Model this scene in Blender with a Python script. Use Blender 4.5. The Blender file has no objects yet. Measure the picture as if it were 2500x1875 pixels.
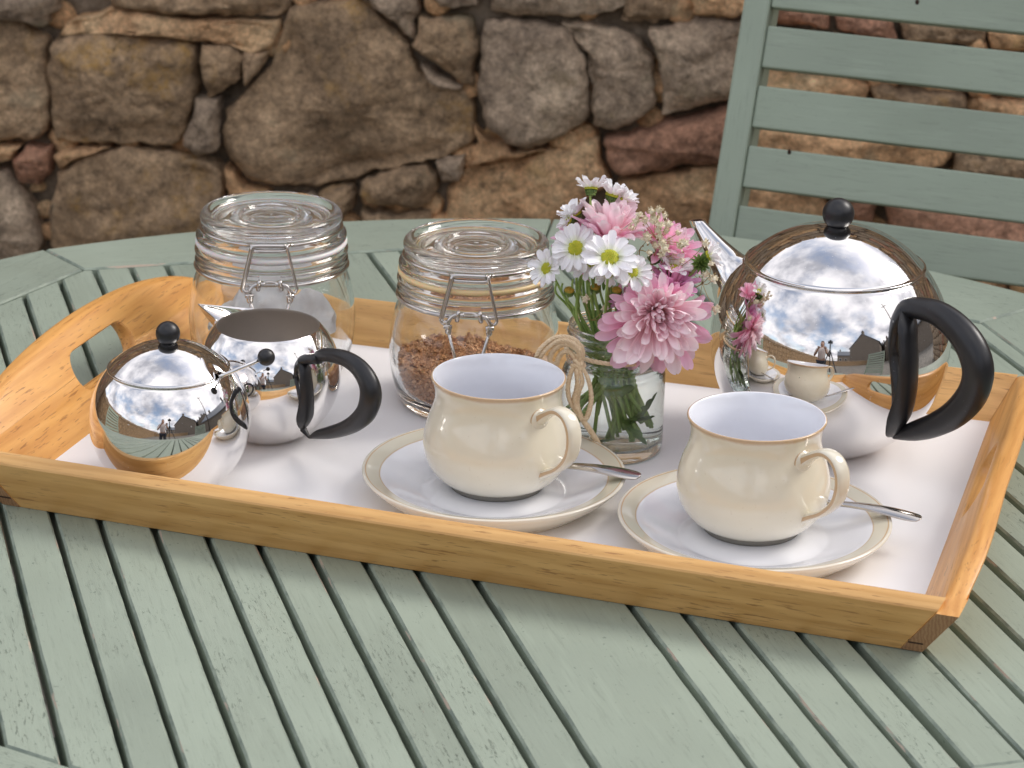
import bpy, math, random
from math import pi, sin, cos, radians, sqrt
from mathutils import Vector, Matrix, noise
R = random.Random(7)
S = 0.01                                   # the script thinks in centimetres, the scene is in metres
sc = bpy.context.scene
COL = sc.collection

# ---------------------------------------------------------------- camera, sky, sun, exposure
FPX, PITCH, ROLL, CAMH = 6505.93, 0.35602, 0.02328, 65.82
_F = Vector((0, cos(PITCH), -sin(PITCH))); _R0 = Vector((1, 0, 0)); _U0 = _R0.cross(_F)
CR = _R0 * cos(ROLL) + _U0 * sin(ROLL); CU = -_R0 * sin(ROLL) + _U0 * cos(ROLL)
cam_d = bpy.data.cameras.new("camera"); cam = bpy.data.objects.new("camera", cam_d); COL.objects.link(cam)
cam_d.sensor_width = 36; cam_d.lens = FPX / 2500 * 36
cam_d.clip_start = 0.05; cam_d.clip_end = 400
cam.matrix_world = Matrix(((CR.x, CU.x, -_F.x, 0), (CR.y, CU.y, -_F.y, 0), (CR.z, CU.z, -_F.z, CAMH * S), (0, 0, 0, 1)))
cam_d.dof.use_dof = True; cam_d.dof.focus_distance = 1.66; cam_d.dof.aperture_fstop = 19
sc.camera = cam
sc.view_settings.view_transform = 'Standard'; sc.view_settings.look = 'None'
sc.view_settings.exposure = 0.60; sc.view_settings.gamma = 1.0; sc.view_settings.use_curve_mapping = False
sc.render.engine = 'CYCLES'
cy = sc.cycles
cy.max_bounces = 18; cy.transmission_bounces = 16; cy.transparent_max_bounces = 16; cy.glossy_bounces = 8; cy.diffuse_bounces = 7
cy.use_denoising = True; cy.sample_clamp_indirect = 6; cy.blur_glossy = 0.3

SUN_EL, SUN_AZ = radians(42), radians(68)      # azimuth measured from +Y towards +X
sun_d = bpy.data.lights.new("sun", 'SUN'); sun = bpy.data.objects.new("sun", sun_d); COL.objects.link(sun)
sun_d.energy = 1.3; sun_d.angle = radians(24); sun_d.color = (1.0, 0.95, 0.89)
_sd = Vector((sin(SUN_AZ) * cos(SUN_EL), cos(SUN_AZ) * cos(SUN_EL), sin(SUN_EL)))
sun.rotation_euler = _sd.to_track_quat('Z', 'Y').to_euler()

world = bpy.data.worlds.new("World"); sc.world = world; world.use_nodes = True
nt = world.node_tree; nt.nodes.clear()
def wn(t, **k):
    n = nt.nodes.new(t)
    for a, b in k.items(): setattr(n, a, b)
    return n
wl = nt.links.new
tc = wn('ShaderNodeTexCoord'); sep = wn('ShaderNodeSeparateXYZ'); wl(tc.outputs['Generated'], sep.inputs[0])
mx = wn('ShaderNodeMath', operation='MAXIMUM'); wl(sep.outputs['Z'], mx.inputs[0]); mx.inputs[1].default_value = 0.0
ad = wn('ShaderNodeMath', operation='ADD'); wl(mx.outputs[0], ad.inputs[0]); ad.inputs[1].default_value = 0.32
dx = wn('ShaderNodeMath', operation='DIVIDE'); wl(sep.outputs['X'], dx.inputs[0]); wl(ad.outputs[0], dx.inputs[1])
dy = wn('ShaderNodeMath', operation='DIVIDE'); wl(sep.outputs['Y'], dy.inputs[0]); wl(ad.outputs[0], dy.inputs[1])
cmb = wn('ShaderNodeCombineXYZ'); wl(dx.outputs[0], cmb.inputs[0]); wl(dy.outputs[0], cmb.inputs[1])
n1 = wn('ShaderNodeTexNoise'); n1.inputs['Scale'].default_value = 1.35; n1.inputs['Detail'].default_value = 9; n1.inputs['Roughness'].default_value = 0.58
wl(cmb.outputs[0], n1.inputs['Vector'])
r1 = wn('ShaderNodeValToRGB'); r1.color_ramp.elements[0].position = 0.37; r1.color_ramp.elements[1].position = 0.52; r1.color_ramp.elements[0].color = (0.22, 0.22, 0.22, 1)
wl(n1.outputs['Fac'], r1.inputs[0])
mp2 = wn('ShaderNodeMapping'); mp2.inputs['Location'].default_value = (3.1, 7.7, 0); wl(cmb.outputs[0], mp2.inputs[0])
n2 = wn('ShaderNodeTexNoise'); n2.inputs['Scale'].default_value = 1.7; n2.inputs['Detail'].default_value = 7; n2.inputs['Roughness'].default_value = 0.55
wl(mp2.outputs[0], n2.inputs['Vector'])
r2 = wn('ShaderNodeValToRGB')
e = r2.color_ramp.elements; e[0].position = 0.38; e[0].color = (2.9, 2.95, 3.3, 1); e[1].position = 0.66; e[1].color = (8.0, 7.75, 7.8, 1)
m_ = e.new(0.5); m_.color = (5.4, 5.35, 5.7, 1)
wl(n2.outputs['Fac'], r2.inputs[0])
sky = wn('ShaderNodeTexSky'); sky.sky_type = 'NISHITA'; sky.sun_disc = False
sky.sun_elevation = SUN_EL; sky.sun_rotation = SUN_AZ; sky.air_density = 1.2; sky.dust_density = 2.0; sky.ozone_density = 1.0
mixs = wn('ShaderNodeMix', data_type='RGBA'); wl(r1.outputs[0], mixs.inputs[0]); wl(sky.outputs[0], mixs.inputs[6]); wl(r2.outputs[0], mixs.inputs[7])
bg = wn('ShaderNodeBackground'); bg.inputs['Strength'].default_value = 0.14; wl(mixs.outputs[2], bg.inputs['Color'])
wo = wn('ShaderNodeOutputWorld'); wl(bg.outputs[0], wo.inputs['Surface'])

# ---------------------------------------------------------------- measuring helpers (centimetres)
CAMO = Vector((0, 0, CAMH))
def ray(u, v): return _F + CR * ((u - 1250) / FPX) - CU * ((v - 937.5) / FPX)
def at(u, v, z=0.0):
    d = ray(u, v); return CAMO + d * ((z - CAMH) / d.z)
def onp(u, v, p0, n):
    d = ray(u, v); return CAMO + d * ((p0 - CAMO).dot(n) / d.dot(n))
VX, VY, VZ = Vector((1, 0, 0)), Vector((0, 1, 0)), Vector((0, 0, 1))

# ---------------------------------------------------------------- mesh helpers
def mesh(name, V, F, mats=(), mi=None, smooth=True):
    me = bpy.data.meshes.new(name)
    me.from_pydata([(v[0] * S, v[1] * S, v[2] * S) for v in V], [], F)
    for m in mats: me.materials.append(m)
    if mi: me.polygons.foreach_set('material_index', mi)
    if smooth: me.polygons.foreach_set('use_smooth', [True] * len(F))
    me.update(); return me
def link(name, me, parent=None, loc=(0, 0, 0), rot=None, mat=None):
    o = bpy.data.objects.new(name, me); COL.objects.link(o); o.parent = parent
    if mat is not None:
        o.matrix_basis = mat
    else:
        o.location = (loc[0] * S, loc[1] * S, loc[2] * S)
        if rot: o.rotation_euler = rot
    return o
def obj(name, V, F, mats=(), parent=None, loc=(0, 0, 0), rot=None, mi=None, smooth=True, mat=None):
    return link(name, mesh(name, V, F, mats if isinstance(mats, (list, tuple)) else (mats,), mi, smooth), parent, loc, rot, mat)
def tag(o, label=None, cat=None, group=None, kind=None):
    if label: o['label'] = label
    if cat: o['category'] = cat
    if group: o['group'] = group
    if kind: o['kind'] = kind
    return o
def thing(name, label, cat, loc=(0, 0, 0), rz=0.0, group=None):
    o = bpy.data.objects.new(name, None); COL.objects.link(o); o.empty_display_size = 0.05
    o.location = (loc[0] * S, loc[1] * S, loc[2] * S); o.rotation_euler = (0, 0, rz)
    return tag(o, label, cat, group)
class B:
    "collects shapes into one mesh"
    def __init__(s): s.V, s.F, s.M = [], [], []
    def add(s, V, F, m=0):
        k = len(s.V); s.V += [tuple(v) for v in V]; s.F += [tuple(i + k for i in f) for f in F]; s.M += [m] * len(F); return s
    def obj(s, name, mats, parent=None, loc=(0, 0, 0), rot=None, smooth=True, mat=None):
        return obj(name, s.V, s.F, mats, parent, loc, rot, s.M, smooth, mat)
def crs(pts, n):
    "Catmull-Rom through tuples of any length, n steps per span"
    P = [tuple(p) for p in pts]; out = []
    for i in range(len(P) - 1):
        a, b, c, d = P[max(i - 1, 0)], P[i], P[i + 1], P[min(i + 2, len(P) - 1)]
        for k in range(n):
            t = k / n; out.append(tuple(0.5 * (2 * y + (z - x) * t + (2 * x - 5 * y + 4 * z - w) * t * t + (3 * y - x - 3 * z + w) * t ** 3) for x, y, z, w in zip(a, b, c, d)))
    out.append(P[-1]); return out
def lathe(prof, n=64, closed=False):
    V, F = [], []
    for r, z in prof:
        for j in range(n): V.append((r * cos(2 * pi * j / n), r * sin(2 * pi * j / n), z))
    m = len(prof)
    for i in range(m if closed else m - 1):
        a, b = i * n, ((i + 1) % m) * n
        for j in range(n):
            k = (j + 1) % n; F.append((a + j, a + k, b + k, b + j))
    return V, F
def tube(path, rad, n=10, closed=False, caps=True, side=None, ratio=1.0):
    "sweep an ellipse; side = fixed direction of the second axis"
    P = [Vector(p) for p in path]; m = len(P)
    if not hasattr(rad, '__len__'): rad = [rad] * m
    V, F = [], []; prev = None
    for i in range(m):
        if closed: t = P[(i + 1) % m] - P[i - 1]
        else: t = P[min(i + 1, m - 1)] - P[max(i - 1, 0)]
        t.normalize()
        if side is not None: b = Vector(side) - t * t.dot(Vector(side)); b.normalize(); a = b.cross(t)
        else:
            if prev is None:
                prev = VZ if abs(t.z) < 0.9 else VX
            a = prev - t * t.dot(prev); a.normalize(); prev = a; b = t.cross(a)
        for j in range(n):
            th = 2 * pi * j / n; V.append(P[i] + a * (cos(th) * rad[i]) + b * (sin(th) * rad[i] * ratio))
    for i in range(m if closed else m - 1):
        a_, b_ = i * n, ((i + 1) % m) * n
        for j in range(n):
            k = (j + 1) % n; F.append((a_ + j, a_ + k, b_ + k, b_ + j))
    if caps and not closed: F.append(tuple(range(n))[::-1]); F.append(tuple(range((m - 1) * n, m * n)))
    return V, F
def box(x0, x1, y0, y1, z0, z1):
    V = [(x, y, z) for z in (z0, z1) for y in (y0, y1) for x in (x0, x1)]
    return V, [(0, 2, 3, 1), (4, 5, 7, 6), (0, 1, 5, 4), (2, 6, 7, 3), (0, 4, 6, 2), (1, 3, 7, 5)]
def sphere(r, n=24, m=16, c=(0, 0, 0), lat0=-90, lat1=90):
    return lathe_c([(r * cos(radians(lat0 + (lat1 - lat0) * i / m)), r * sin(radians(lat0 + (lat1 - lat0) * i / m))) for i in range(m + 1)], n, c)
def lathe_c(prof, n, c):
    V, F = lathe(prof, n); return [(x + c[0], y + c[1], z + c[2]) for x, y, z in V], F
def prism(poly, z0, z1, ch=0.12):
    "polygon (ccw) extruded, chamfered top edge"
    m = len(poly); V = []
    cx = sum(p[0] for p in poly) / m; cy_ = sum(p[1] for p in poly) / m
    ins = []
    for i in range(m):
        a, b, c = Vector(poly[i - 1][:2]), Vector(poly[i][:2]), Vector(poly[(i + 1) % m][:2])
        d1 = (b - a).normalized(); d2 = (c - b).normalized(); n1_ = Vector((-d1.y, d1.x)); n2_ = Vector((-d2.y, d2.x))
        k = (n1_ + n2_); l = k.length_squared
        ins.append(b + (k * (2 * ch / l) if l > 0.3 else k * ch))
    for p in poly: V.append((p[0], p[1], z0))
    for p in poly: V.append((p[0], p[1], z1 - ch))
    for p in ins: V.append((p.x, p.y, z1))
    F = [tuple(range(m))[::-1], tuple(range(2 * m, 3 * m))]
    for k in range(2):
        for i in range(m):
            j = (i + 1) % m; F.append((k * m + i, k * m + j, (k + 1) * m + j, (k + 1) * m + i))
    return V, F, [0, 0] + [0] * m + [1] * m
def rope(path, r, strands=3, pitch=1.0, n=6):
    P = [Vector(p) for p in path]; L = 0; out = B()
    ds = [0]
    for i in range(1, len(P)): L += (P[i] - P[i - 1]).length; ds.append(L)
    fr = []; prev = None
    for i in range(len(P)):
        t = (P[min(i + 1, len(P) - 1)] - P[max(i - 1, 0)]).normalized()
        if prev is None: prev = VZ if abs(t.z) < 0.9 else VX
        a = (prev - t * t.dot(prev)).normalized(); prev = a; fr.append((a, t.cross(a)))
    for s in range(strands):
        q = [P[i] + fr[i][0] * cos(ds[i] / pitch * 2 * pi + s * 2 * pi / strands) * r * 0.5 + fr[i][1] * sin(ds[i] / pitch * 2 * pi + s * 2 * pi / strands) * r * 0.5 for i in range(len(P))]
        V, F = tube(q, r * 0.58, n); out.add(V, F)
    return out
def resample(path, step):
    P = [Vector(p) for p in path]; out = [P[0]]; acc = 0
    for i in range(1, len(P)):
        a, b = P[i - 1], P[i]; L = (b - a).length; d = step - acc
        while d <= L: out.append(a.lerp(b, d / L)); d += step
        acc = (acc + L) % step if L else acc
    return out

# ---------------------------------------------------------------- materials
def material(name):
    m = bpy.data.materials.new(name); m.use_nodes = True; t = m.node_tree
    return m, t, t.nodes['Principled BSDF']
def simple(name, col, rough=0.5, metal=0.0, coat=0.0, ior=1.5, sss=0.0):
    m, t, p = material(name)
    p.inputs['Base Color'].default_value = (*col, 1); p.inputs['Roughness'].default_value = rough; p.inputs['Metallic'].default_value = metal
    p.inputs['Coat Weight'].default_value = coat; p.inputs['IOR'].default_value = ior
    if sss: p.inputs['Subsurface Weight'].default_value = sss; p.inputs['Subsurface Radius'].default_value = (0.01, 0.01, 0.01); p.inputs['Subsurface Scale'].default_value = 0.3
    return m
class N:
    "tiny node-tree shorthand"
    def __init__(s, t): s.t = t
    def n(s, ty, **k):
        x = s.t.nodes.new(ty)
        for a, b in k.items(): setattr(x, a, b)
        return x
    def l(s, a, b): s.t.links.new(a, b)
    def coord(s, scale=(1, 1, 1), rand=True, kind='Object'):
        tcn = s.n('ShaderNodeTexCoord'); mp = s.n('ShaderNodeMapping'); mp.inputs['Scale'].default_value = scale
        if rand:
            oi = s.n('ShaderNodeObjectInfo'); ml = s.n('ShaderNodeMath', operation='MULTIPLY'); s.l(oi.outputs['Random'], ml.inputs[0]); ml.inputs[1].default_value = 37.0
            va = s.n('ShaderNodeVectorMath', operation='ADD'); s.l(tcn.outputs[kind], va.inputs[0]); s.l(ml.outputs[0], va.inputs[1]); s.l(va.outputs[0], mp.inputs[0])
        else: s.l(tcn.outputs[kind], mp.inputs[0])
        return mp.outputs[0]
    def noise(s, vec, scale, detail=4, rough=0.55, dist=0.0):
        x = s.n('ShaderNodeTexNoise'); s.l(vec, x.inputs['Vector']); x.inputs['Scale'].default_value = scale
        x.inputs['Detail'].default_value = detail; x.inputs['Roughness'].default_value = rough; x.inputs['Distortion'].default_value = dist
        return x.outputs['Fac']
    def ramp(s, fac, stops, interp='LINEAR'):
        x = s.n('ShaderNodeValToRGB'); x.color_ramp.interpolation = interp; e = x.color_ramp.elements
        for i, (p, c) in enumerate(stops):
            if not hasattr(c, '__len__'): c = (c, c, c)
            if i < 2: e[i].position = p; e[i].color = (*c, 1)
            else: q = e.new(p); q.color = (*c, 1)
        s.l(fac, x.inputs[0]); return x.outputs[0]
    def mix(s, f, a, b, mode='MIX'):
        x = s.n('ShaderNodeMix', data_type='RGBA', blend_type=mode)
        for k, v in ((0, f), (6, a), (7, b)):
            if hasattr(v, 'links') or hasattr(v, 'is_linked'): s.l(v, x.inputs[k])
            else: x.inputs[k].default_value = v if k == 0 else (*v, 1)
        return x.outputs[2]
    def math(s, op, a, b=0.0, c=None):
        x = s.n('ShaderNodeMath', operation=op)
        for k, v in enumerate((a, b) if c is None else (a, b, c)):
            if hasattr(v, 'is_linked'): s.l(v, x.inputs[k])
            else: x.inputs[k].default_value = v
        return x.outputs[0]
    def bump(s, h, strength, dist, p, inp='Normal'):
        x = s.n('ShaderNodeBump'); x.inputs['Strength'].default_value = strength; x.inputs['Distance'].default_value = dist; s.l(h, x.inputs['Height']); s.l(x.outputs[0], p.inputs[inp]); return x
    def rand(s): return s.n('ShaderNodeObjectInfo').outputs['Random']

def paint_material(name, base, bare, wear=1.0):
    "old sage-green paint over wood, grain along the object's x axis"
    m, t, p = material(name); q = N(t)
    v = q.coord(); vg = q.coord((5, 60, 60)); vs = q.coord((11, 62, 62))
    tone = q.ramp(q.noise(v, 5, 3), [(0.3, 0.88), (0.7, 1.07)])
    rnd = q.ramp(q.rand(), [(0, 0.93), (1, 1.06)])
    col = q.mix(1.0, q.mix(1.0, base, tone, 'MULTIPLY'), rnd, 'MULTIPLY')
    grain = q.noise(vg, 6, 5, 0.7)
    col = q.mix(q.ramp(grain, [(0.3, 0.35), (0.45, 0.0)]), col, tuple(c * 0.55 for c in base))
    # thin dark cracks along the grain, gathered in patches
    crack = q.ramp(q.noise(vs, 9, 6, 0.76, 0.5), [(0.575, 0.0), (0.63, 1.0)])
    patch = q.ramp(q.noise(q.coord((0.45, 1, 1)), 11, 4, 0.65), [(0.47, 0.05), (0.62, 1.0)])
    f = q.math('MULTIPLY', crack, patch); f = q.math('MULTIPLY', f, 0.68 * wear)
    col = q.mix(f, col, (0.05, 0.075, 0.055))
    spk = q.ramp(q.noise(v, 260, 2, 0.5), [(0.70, 0.0), (0.74, 1.0)])
    col = q.mix(q.math('MULTIPLY', spk, 0.5 * wear), col, (0.07, 0.10, 0.08))
    lt = q.ramp(q.noise(vg, 3, 3), [(0.55, 0.0), (0.75, 0.35)])
    col = q.mix(lt, col, tuple(min(1, c * 1.16 + 0.01) for c in base))
    q.l(col, p.inputs['Base Color']); p.inputs['Roughness'].default_value = 0.52
    rr = q.ramp(q.noise(v, 14, 3), [(0.3, 0.42), (0.7, 0.62)]); q.l(rr, p.inputs['Roughness'])
    h = q.math('SUBTRACT', q.math('MULTIPLY', grain, 0.5), q.math('MULTIPLY', f, 1.0)); h = q.math('ADD', h, q.math('MULTIPLY', q.noise(v, 30, 4), 0.6))
    q.bump(h, 0.55, 0.0006, p)
    return m
SAGE = (0.288, 0.338, 0.270)
M_paint = paint_material('sage_paint', SAGE, None)
def edge_paint():
    m, t, p = material('sage_paint_worn_shaded_edge'); q = N(t); v = q.coord(); vl = q.coord((4, 30, 30))
    chip = q.ramp(q.noise(vl, 4, 5, 0.65), [(0.60, 0.0), (0.635, 1.0)])
    col = q.mix(q.ramp(q.noise(v, 60, 4), [(0.35, 0.0), (0.6, 1.0)]), (0.16, 0.20, 0.165), SAGE)  # darker green paints occlusion shade into the board edges; the chips are wear
    col = q.mix(q.math('MULTIPLY', chip, 0.8), col, (0.48, 0.36, 0.28))
    q.l(col, p.inputs['Base Color']); p.inputs['Roughness'].default_value = 0.6; q.bump(q.noise(v, 80, 4), 0.6, 0.0008, p); return m
M_edge = edge_paint()
M_chair = paint_material('chair_paint', (0.295, 0.350, 0.272), None, 0.25)

def wood_material(name, light, dark, fleck, scale=1.0, rough=0.42, cath=0.6, coat=0.25):
    m, t, p = material(name); q = N(t)
    v = q.coord(); vl = q.coord((1.6, 15, 15)); vf = q.coord((40, 430, 430)); v3 = q.coord((2.2, 75, 75))
    w = q.n('ShaderNodeTexWave', wave_type='BANDS', bands_direction='Y'); w.inputs['Scale'].default_value = 10 * scale; w.inputs['Distortion'].default_value = 6; w.inputs['Detail'].default_value = 3; w.inputs['Detail Scale'].default_value = 1.2
    q.l(q.coord((0.9, 5, 5)), w.inputs['Vector'])
    a = q.noise(vl, 5, 6, 0.62, 0.4)
    k = q.math('ADD', q.math('MULTIPLY', w.outputs['Fac'], cath * 0.4), q.math('MULTIPLY', a, 1 - cath * 0.4))
    k = q.math('ADD', k, q.math('MULTIPLY', q.math('SUBTRACT', q.noise(v3, 5, 4, 0.6), 0.5), 0.55))
    col = q.mix(q.ramp(k, [(0.28, 0.0), (0.72, 1.0)]), light, dark)
    fl = q.ramp(q.noise(vf, 1.6, 2, 0.5, 0.2), [(0.60, 0.0), (0.66, 1.0)])
    dens = q.ramp(q.noise(v, 16, 2), [(0.40, 0.15), (0.62, 1.0)])
    col = q.mix(q.math('MULTIPLY', q.math('MULTIPLY', fl, dens), 0.75), col, fleck)
    col = q.mix(q.ramp(q.noise(v, 6, 2), [(0.35, 0.0), (0.75, 0.35)]), col, tuple(c * 0.8 for c in dark))
    q.l(col, p.inputs['Base Color']); q.l(q.ramp(a, [(0.3, rough - 0.06), (0.7, rough + 0.1)]), p.inputs['Roughness']); p.inputs['Coat Weight'].default_value = coat; p.inputs['Coat Roughness'].default_value = 0.3
    q.bump(q.math('SUBTRACT', a, fl), 0.12, 0.0004, p)
    return m
M_rail = wood_material('honey_pine', (0.80, 0.48, 0.175), (0.60, 0.32, 0.095), (0.27, 0.11, 0.03))
M_side = wood_material('orange_pine', (0.77, 0.40, 0.115), (0.60, 0.27, 0.062), (0.26, 0.09, 0.02))
M_endg = wood_material('end_grain', (0.42, 0.24, 0.12), (0.30, 0.155, 0.075), (0.16, 0.08, 0.04), 3.0, 0.7, 0.9, 0.0)

def melamine():
    m, t, p = material('white_melamine'); q = N(t); v = q.coord(rand=False)
    col = q.mix(q.ramp(q.noise(v, 420, 2), [(0.78, 0.0), (0.80, 0.6)]), (0.82, 0.81, 0.815), (0.45, 0.42, 0.42))
    q.l(col, p.inputs['Base Color']); q.l(q.ramp(q.noise(v, 9, 4), [(0.3, 0.33), (0.7, 0.45)]), p.inputs['Roughness']); q.bump(q.noise(v, 900, 2), 0.05, 0.0002, p); return m
M_mel = melamine()
def chrome(name, col=(0.76, 0.745, 0.735), rough=0.03, smudge=0.05):
    m, t, p = material(name); q = N(t); v = q.coord(rand=False)
    p.inputs['Metallic'].default_value = 1; p.inputs['Base Color'].default_value = (*col, 1)
    s1 = q.noise(v, 35, 5, 0.6); sp = q.ramp(q.noise(v, 700, 1), [(0.76, 0.0), (0.79, 0.35)])
    r = q.math('ADD', q.ramp(s1, [(0.4, rough), (0.75, rough + smudge)]), sp); q.l(r, p.inputs['Roughness'])
    q.bump(q.noise(v, 22, 3), 0.02, 0.0006, p); return m
M_chrome = chrome('polished_steel'); M_wire = chrome('steel_wire', (0.56, 0.53, 0.50), 0.14, 0.1)
M_satin = chrome('brushed_steel_inside', (0.62, 0.58, 0.54), 0.5, 0.15)
M_spoonm = chrome('spoon_steel', (0.50, 0.47, 0.44), 0.12, 0.1)
def black_plastic():
    m, t, p = material('black_plastic'); q = N(t); v = q.coord(rand=False)
    q.l(q.mix(q.ramp(q.noise(v, 500, 1), [(0.76, 0.0), (0.78, 0.5)]), (0.012, 0.012, 0.014), (0.12, 0.12, 0.12)), p.inputs['Base Color'])
    q.l(q.ramp(q.noise(v, 50, 4), [(0.3, 0.30), (0.7, 0.42)]), p.inputs['Roughness']); q.bump(q.noise(v, 300, 2), 0.06, 0.0003, p); return m
M_black = black_plastic()

def glaze(name, fn, rough=0.13):
    m, t, p = material(name); q = N(t); fn(q, p, t)
    p.inputs['Roughness'].default_value = rough; p.inputs['Coat Weight'].default_value = 0.5; p.inputs['Coat Roughness'].default_value = 0.04
    v = q.coord(rand=False); q.bump(q.noise(v, 26, 3), 0.10, 0.0012, p); return m
CREAM, TAN, CHINA = (0.72, 0.665, 0.52), (0.55, 0.385, 0.225), (0.81, 0.82, 0.86)
def f_cup(q, p, t):
    v = q.coord(rand=False); sp_ = q.n('ShaderNodeSeparateXYZ'); tcn = q.n('ShaderNodeTexCoord'); q.l(tcn.outputs['Object'], sp_.inputs[0])
    zz = q.math('ADD', sp_.outputs['Z'], q.math('MULTIPLY', q.math('SUBTRACT', q.noise(v, 90, 3), 0.5), 0.0022))
    col = q.mix(q.ramp(q.noise(v, 18, 4), [(0.3, 0.0), (0.7, 1.0)]), CREAM, (0.74, 0.70, 0.58))
    col = q.mix(q.ramp(q.noise(v, 330, 2), [(0.68, 0.0), (0.75, 0.25)]), col, (0.52, 0.42, 0.27))
    lo = q.n('ShaderNodeMapRange'); lo.inputs[1].default_value = 0.0; lo.inputs[2].default_value = 0.022; lo.inputs[3].default_value = 0.35; lo.inputs[4].default_value = 0.0; q.l(sp_.outputs['Z'], lo.inputs[0])
    col = q.mix(lo.outputs[0], col, (0.72, 0.68, 0.58))
    hi = q.n('ShaderNodeMapRange'); hi.inputs[1].default_value = 0.0690; hi.inputs[2].default_value = 0.0708; q.l(zz, hi.inputs[0])
    q.l(q.mix(hi.outputs[0], col, TAN), p.inputs['Base Color'])
M_cup = glaze('cream_glaze', f_cup)
def f_plain(c):
    def f(q, p, t):
        v = q.coord(rand=False); q.l(q.mix(q.ramp(q.noise(v, 12, 2), [(0.3, 0.0), (0.7, 1.0)]), c, tuple(x * 0.95 for x in c)), p.inputs['Base Color'])
    return f
M_china = glaze('white_china_glaze', f_plain(CHINA)); M_tan = glaze('tan_glaze_edge', f_plain((0.56, 0.39, 0.23)), 0.2)
M_creamp = glaze('cream_glaze_handle', f_plain((0.74, 0.69, 0.56)))
M_foot = simple('unglazed_foot', (0.20, 0.19, 0.165), 0.8)
def f_saucer(q, p, t):
    tcn = q.n('ShaderNodeTexCoord'); sp_ = q.n('ShaderNodeSeparateXYZ'); q.l(tcn.outputs['Object'], sp_.inputs[0])
    r = q.math('SQRT', q.math('ADD', q.math('MULTIPLY', sp_.outputs['X'], sp_.outputs['X']), q.math('MULTIPLY', sp_.outputs['Y'], sp_.outputs['Y'])))
    v = q.coord(rand=False); r = q.math('ADD', r, q.math('MULTIPLY', q.math('SUBTRACT', q.noise(v, 60, 2), 0.5), 0.0007))
    r = q.math('MULTIPLY', r, 10)
    BEI = (0.64, 0.60, 0.48)
    q.l(q.ramp(r, [(0.710, CHINA), (0.7125, TAN), (0.7165, TAN), (0.7195, BEI), (0.797, BEI), (0.8, TAN), (0.8045, TAN), (0.808, (0.70, 0.66, 0.56))]), p.inputs['Base Color'])
M_saucer = glaze('banded_saucer_glaze', f_saucer)

def glass(name, col=(0.96, 0.985, 0.97), ior=1.5, rough=0.0):
    m, t, p = material(name); p.inputs['Base Color'].default_value = (*col, 1); p.inputs['Transmission Weight'].default_value = 1; p.inputs['Roughness'].default_value = rough; p.inputs['IOR'].default_value = ior
    return m
M_glass = glass('clear_glass', (0.985, 0.992, 0.988)); M_glassb = glass('bluish_glass', (0.97, 0.99, 0.993)); M_vglass = glass('greenish_glass', (0.95, 0.98, 0.96)); M_water = glass('clear_water', (0.985, 1, 0.99), 1.33)
def rubber(name, c):
    m, t, p = material(name); p.inputs['Base Color'].default_value = (*c, 1); p.inputs['Roughness'].default_value = 0.4; p.inputs['Subsurface Weight'].default_value = 0.5; p.inputs['Subsurface Scale'].default_value = 0.002; return m
M_rub_w = rubber('white_rubber', (0.72, 0.70, 0.68)); M_rub_y = rubber('amber_rubber', (0.78, 0.60, 0.32))
def coffee_m():
    m, t, p = material('coffee_granule'); q = N(t); v = q.coord(rand=False)
    q.l(q.ramp(q.noise(v, 160, 3), [(0.3, (0.34, 0.155, 0.068)), (0.55, (0.56, 0.285, 0.13)), (0.75, (0.70, 0.42, 0.225))]), p.inputs['Base Color']); p.inputs['Roughness'].default_value = 0.75; q.bump(q.noise(v, 700, 3), 0.5, 0.0005, p); return m
M_coffee = coffee_m()
def paper_m():
    m, t, p = material('teabag_paper'); q = N(t); v = q.coord()
    q.l(q.mix(q.ramp(q.noise(v, 60, 4), [(0.45, 0.0), (0.75, 0.5)]), (0.92, 0.90, 0.89), (0.70, 0.63, 0.60)), p.inputs['Base Color']); p.inputs['Roughness'].default_value = 0.9
    trn = q.n('ShaderNodeBsdfTranslucent'); trn.inputs[0].default_value = (0.8, 0.77, 0.75, 1); mxs = q.n('ShaderNodeMixShader'); mxs.inputs[0].default_value = 0.3; q.l(p.outputs[0], mxs.inputs[1]); q.l(trn.outputs[0], mxs.inputs[2]); q.l(mxs.outputs[0], t.nodes['Material Output'].inputs['Surface']); q.bump(q.noise(v, 120, 5), 0.5, 0.001, p); return m
M_paper = paper_m()
def twine_m():
    m, t, p = material('jute_twine'); q = N(t); v = q.coord((1, 1, 1), False)
    q.l(q.mix(q.ramp(q.noise(v, 500, 3), [(0.3, 0.0), (0.7, 1.0)]), (0.90, 0.74, 0.52), (0.72, 0.54, 0.34)), p.inputs['Base Color']); p.inputs['Roughness'].default_value = 0.95; q.bump(q.noise(v, 1500, 3), 0.8, 0.0005, p); return m
M_twine = twine_m()
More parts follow.
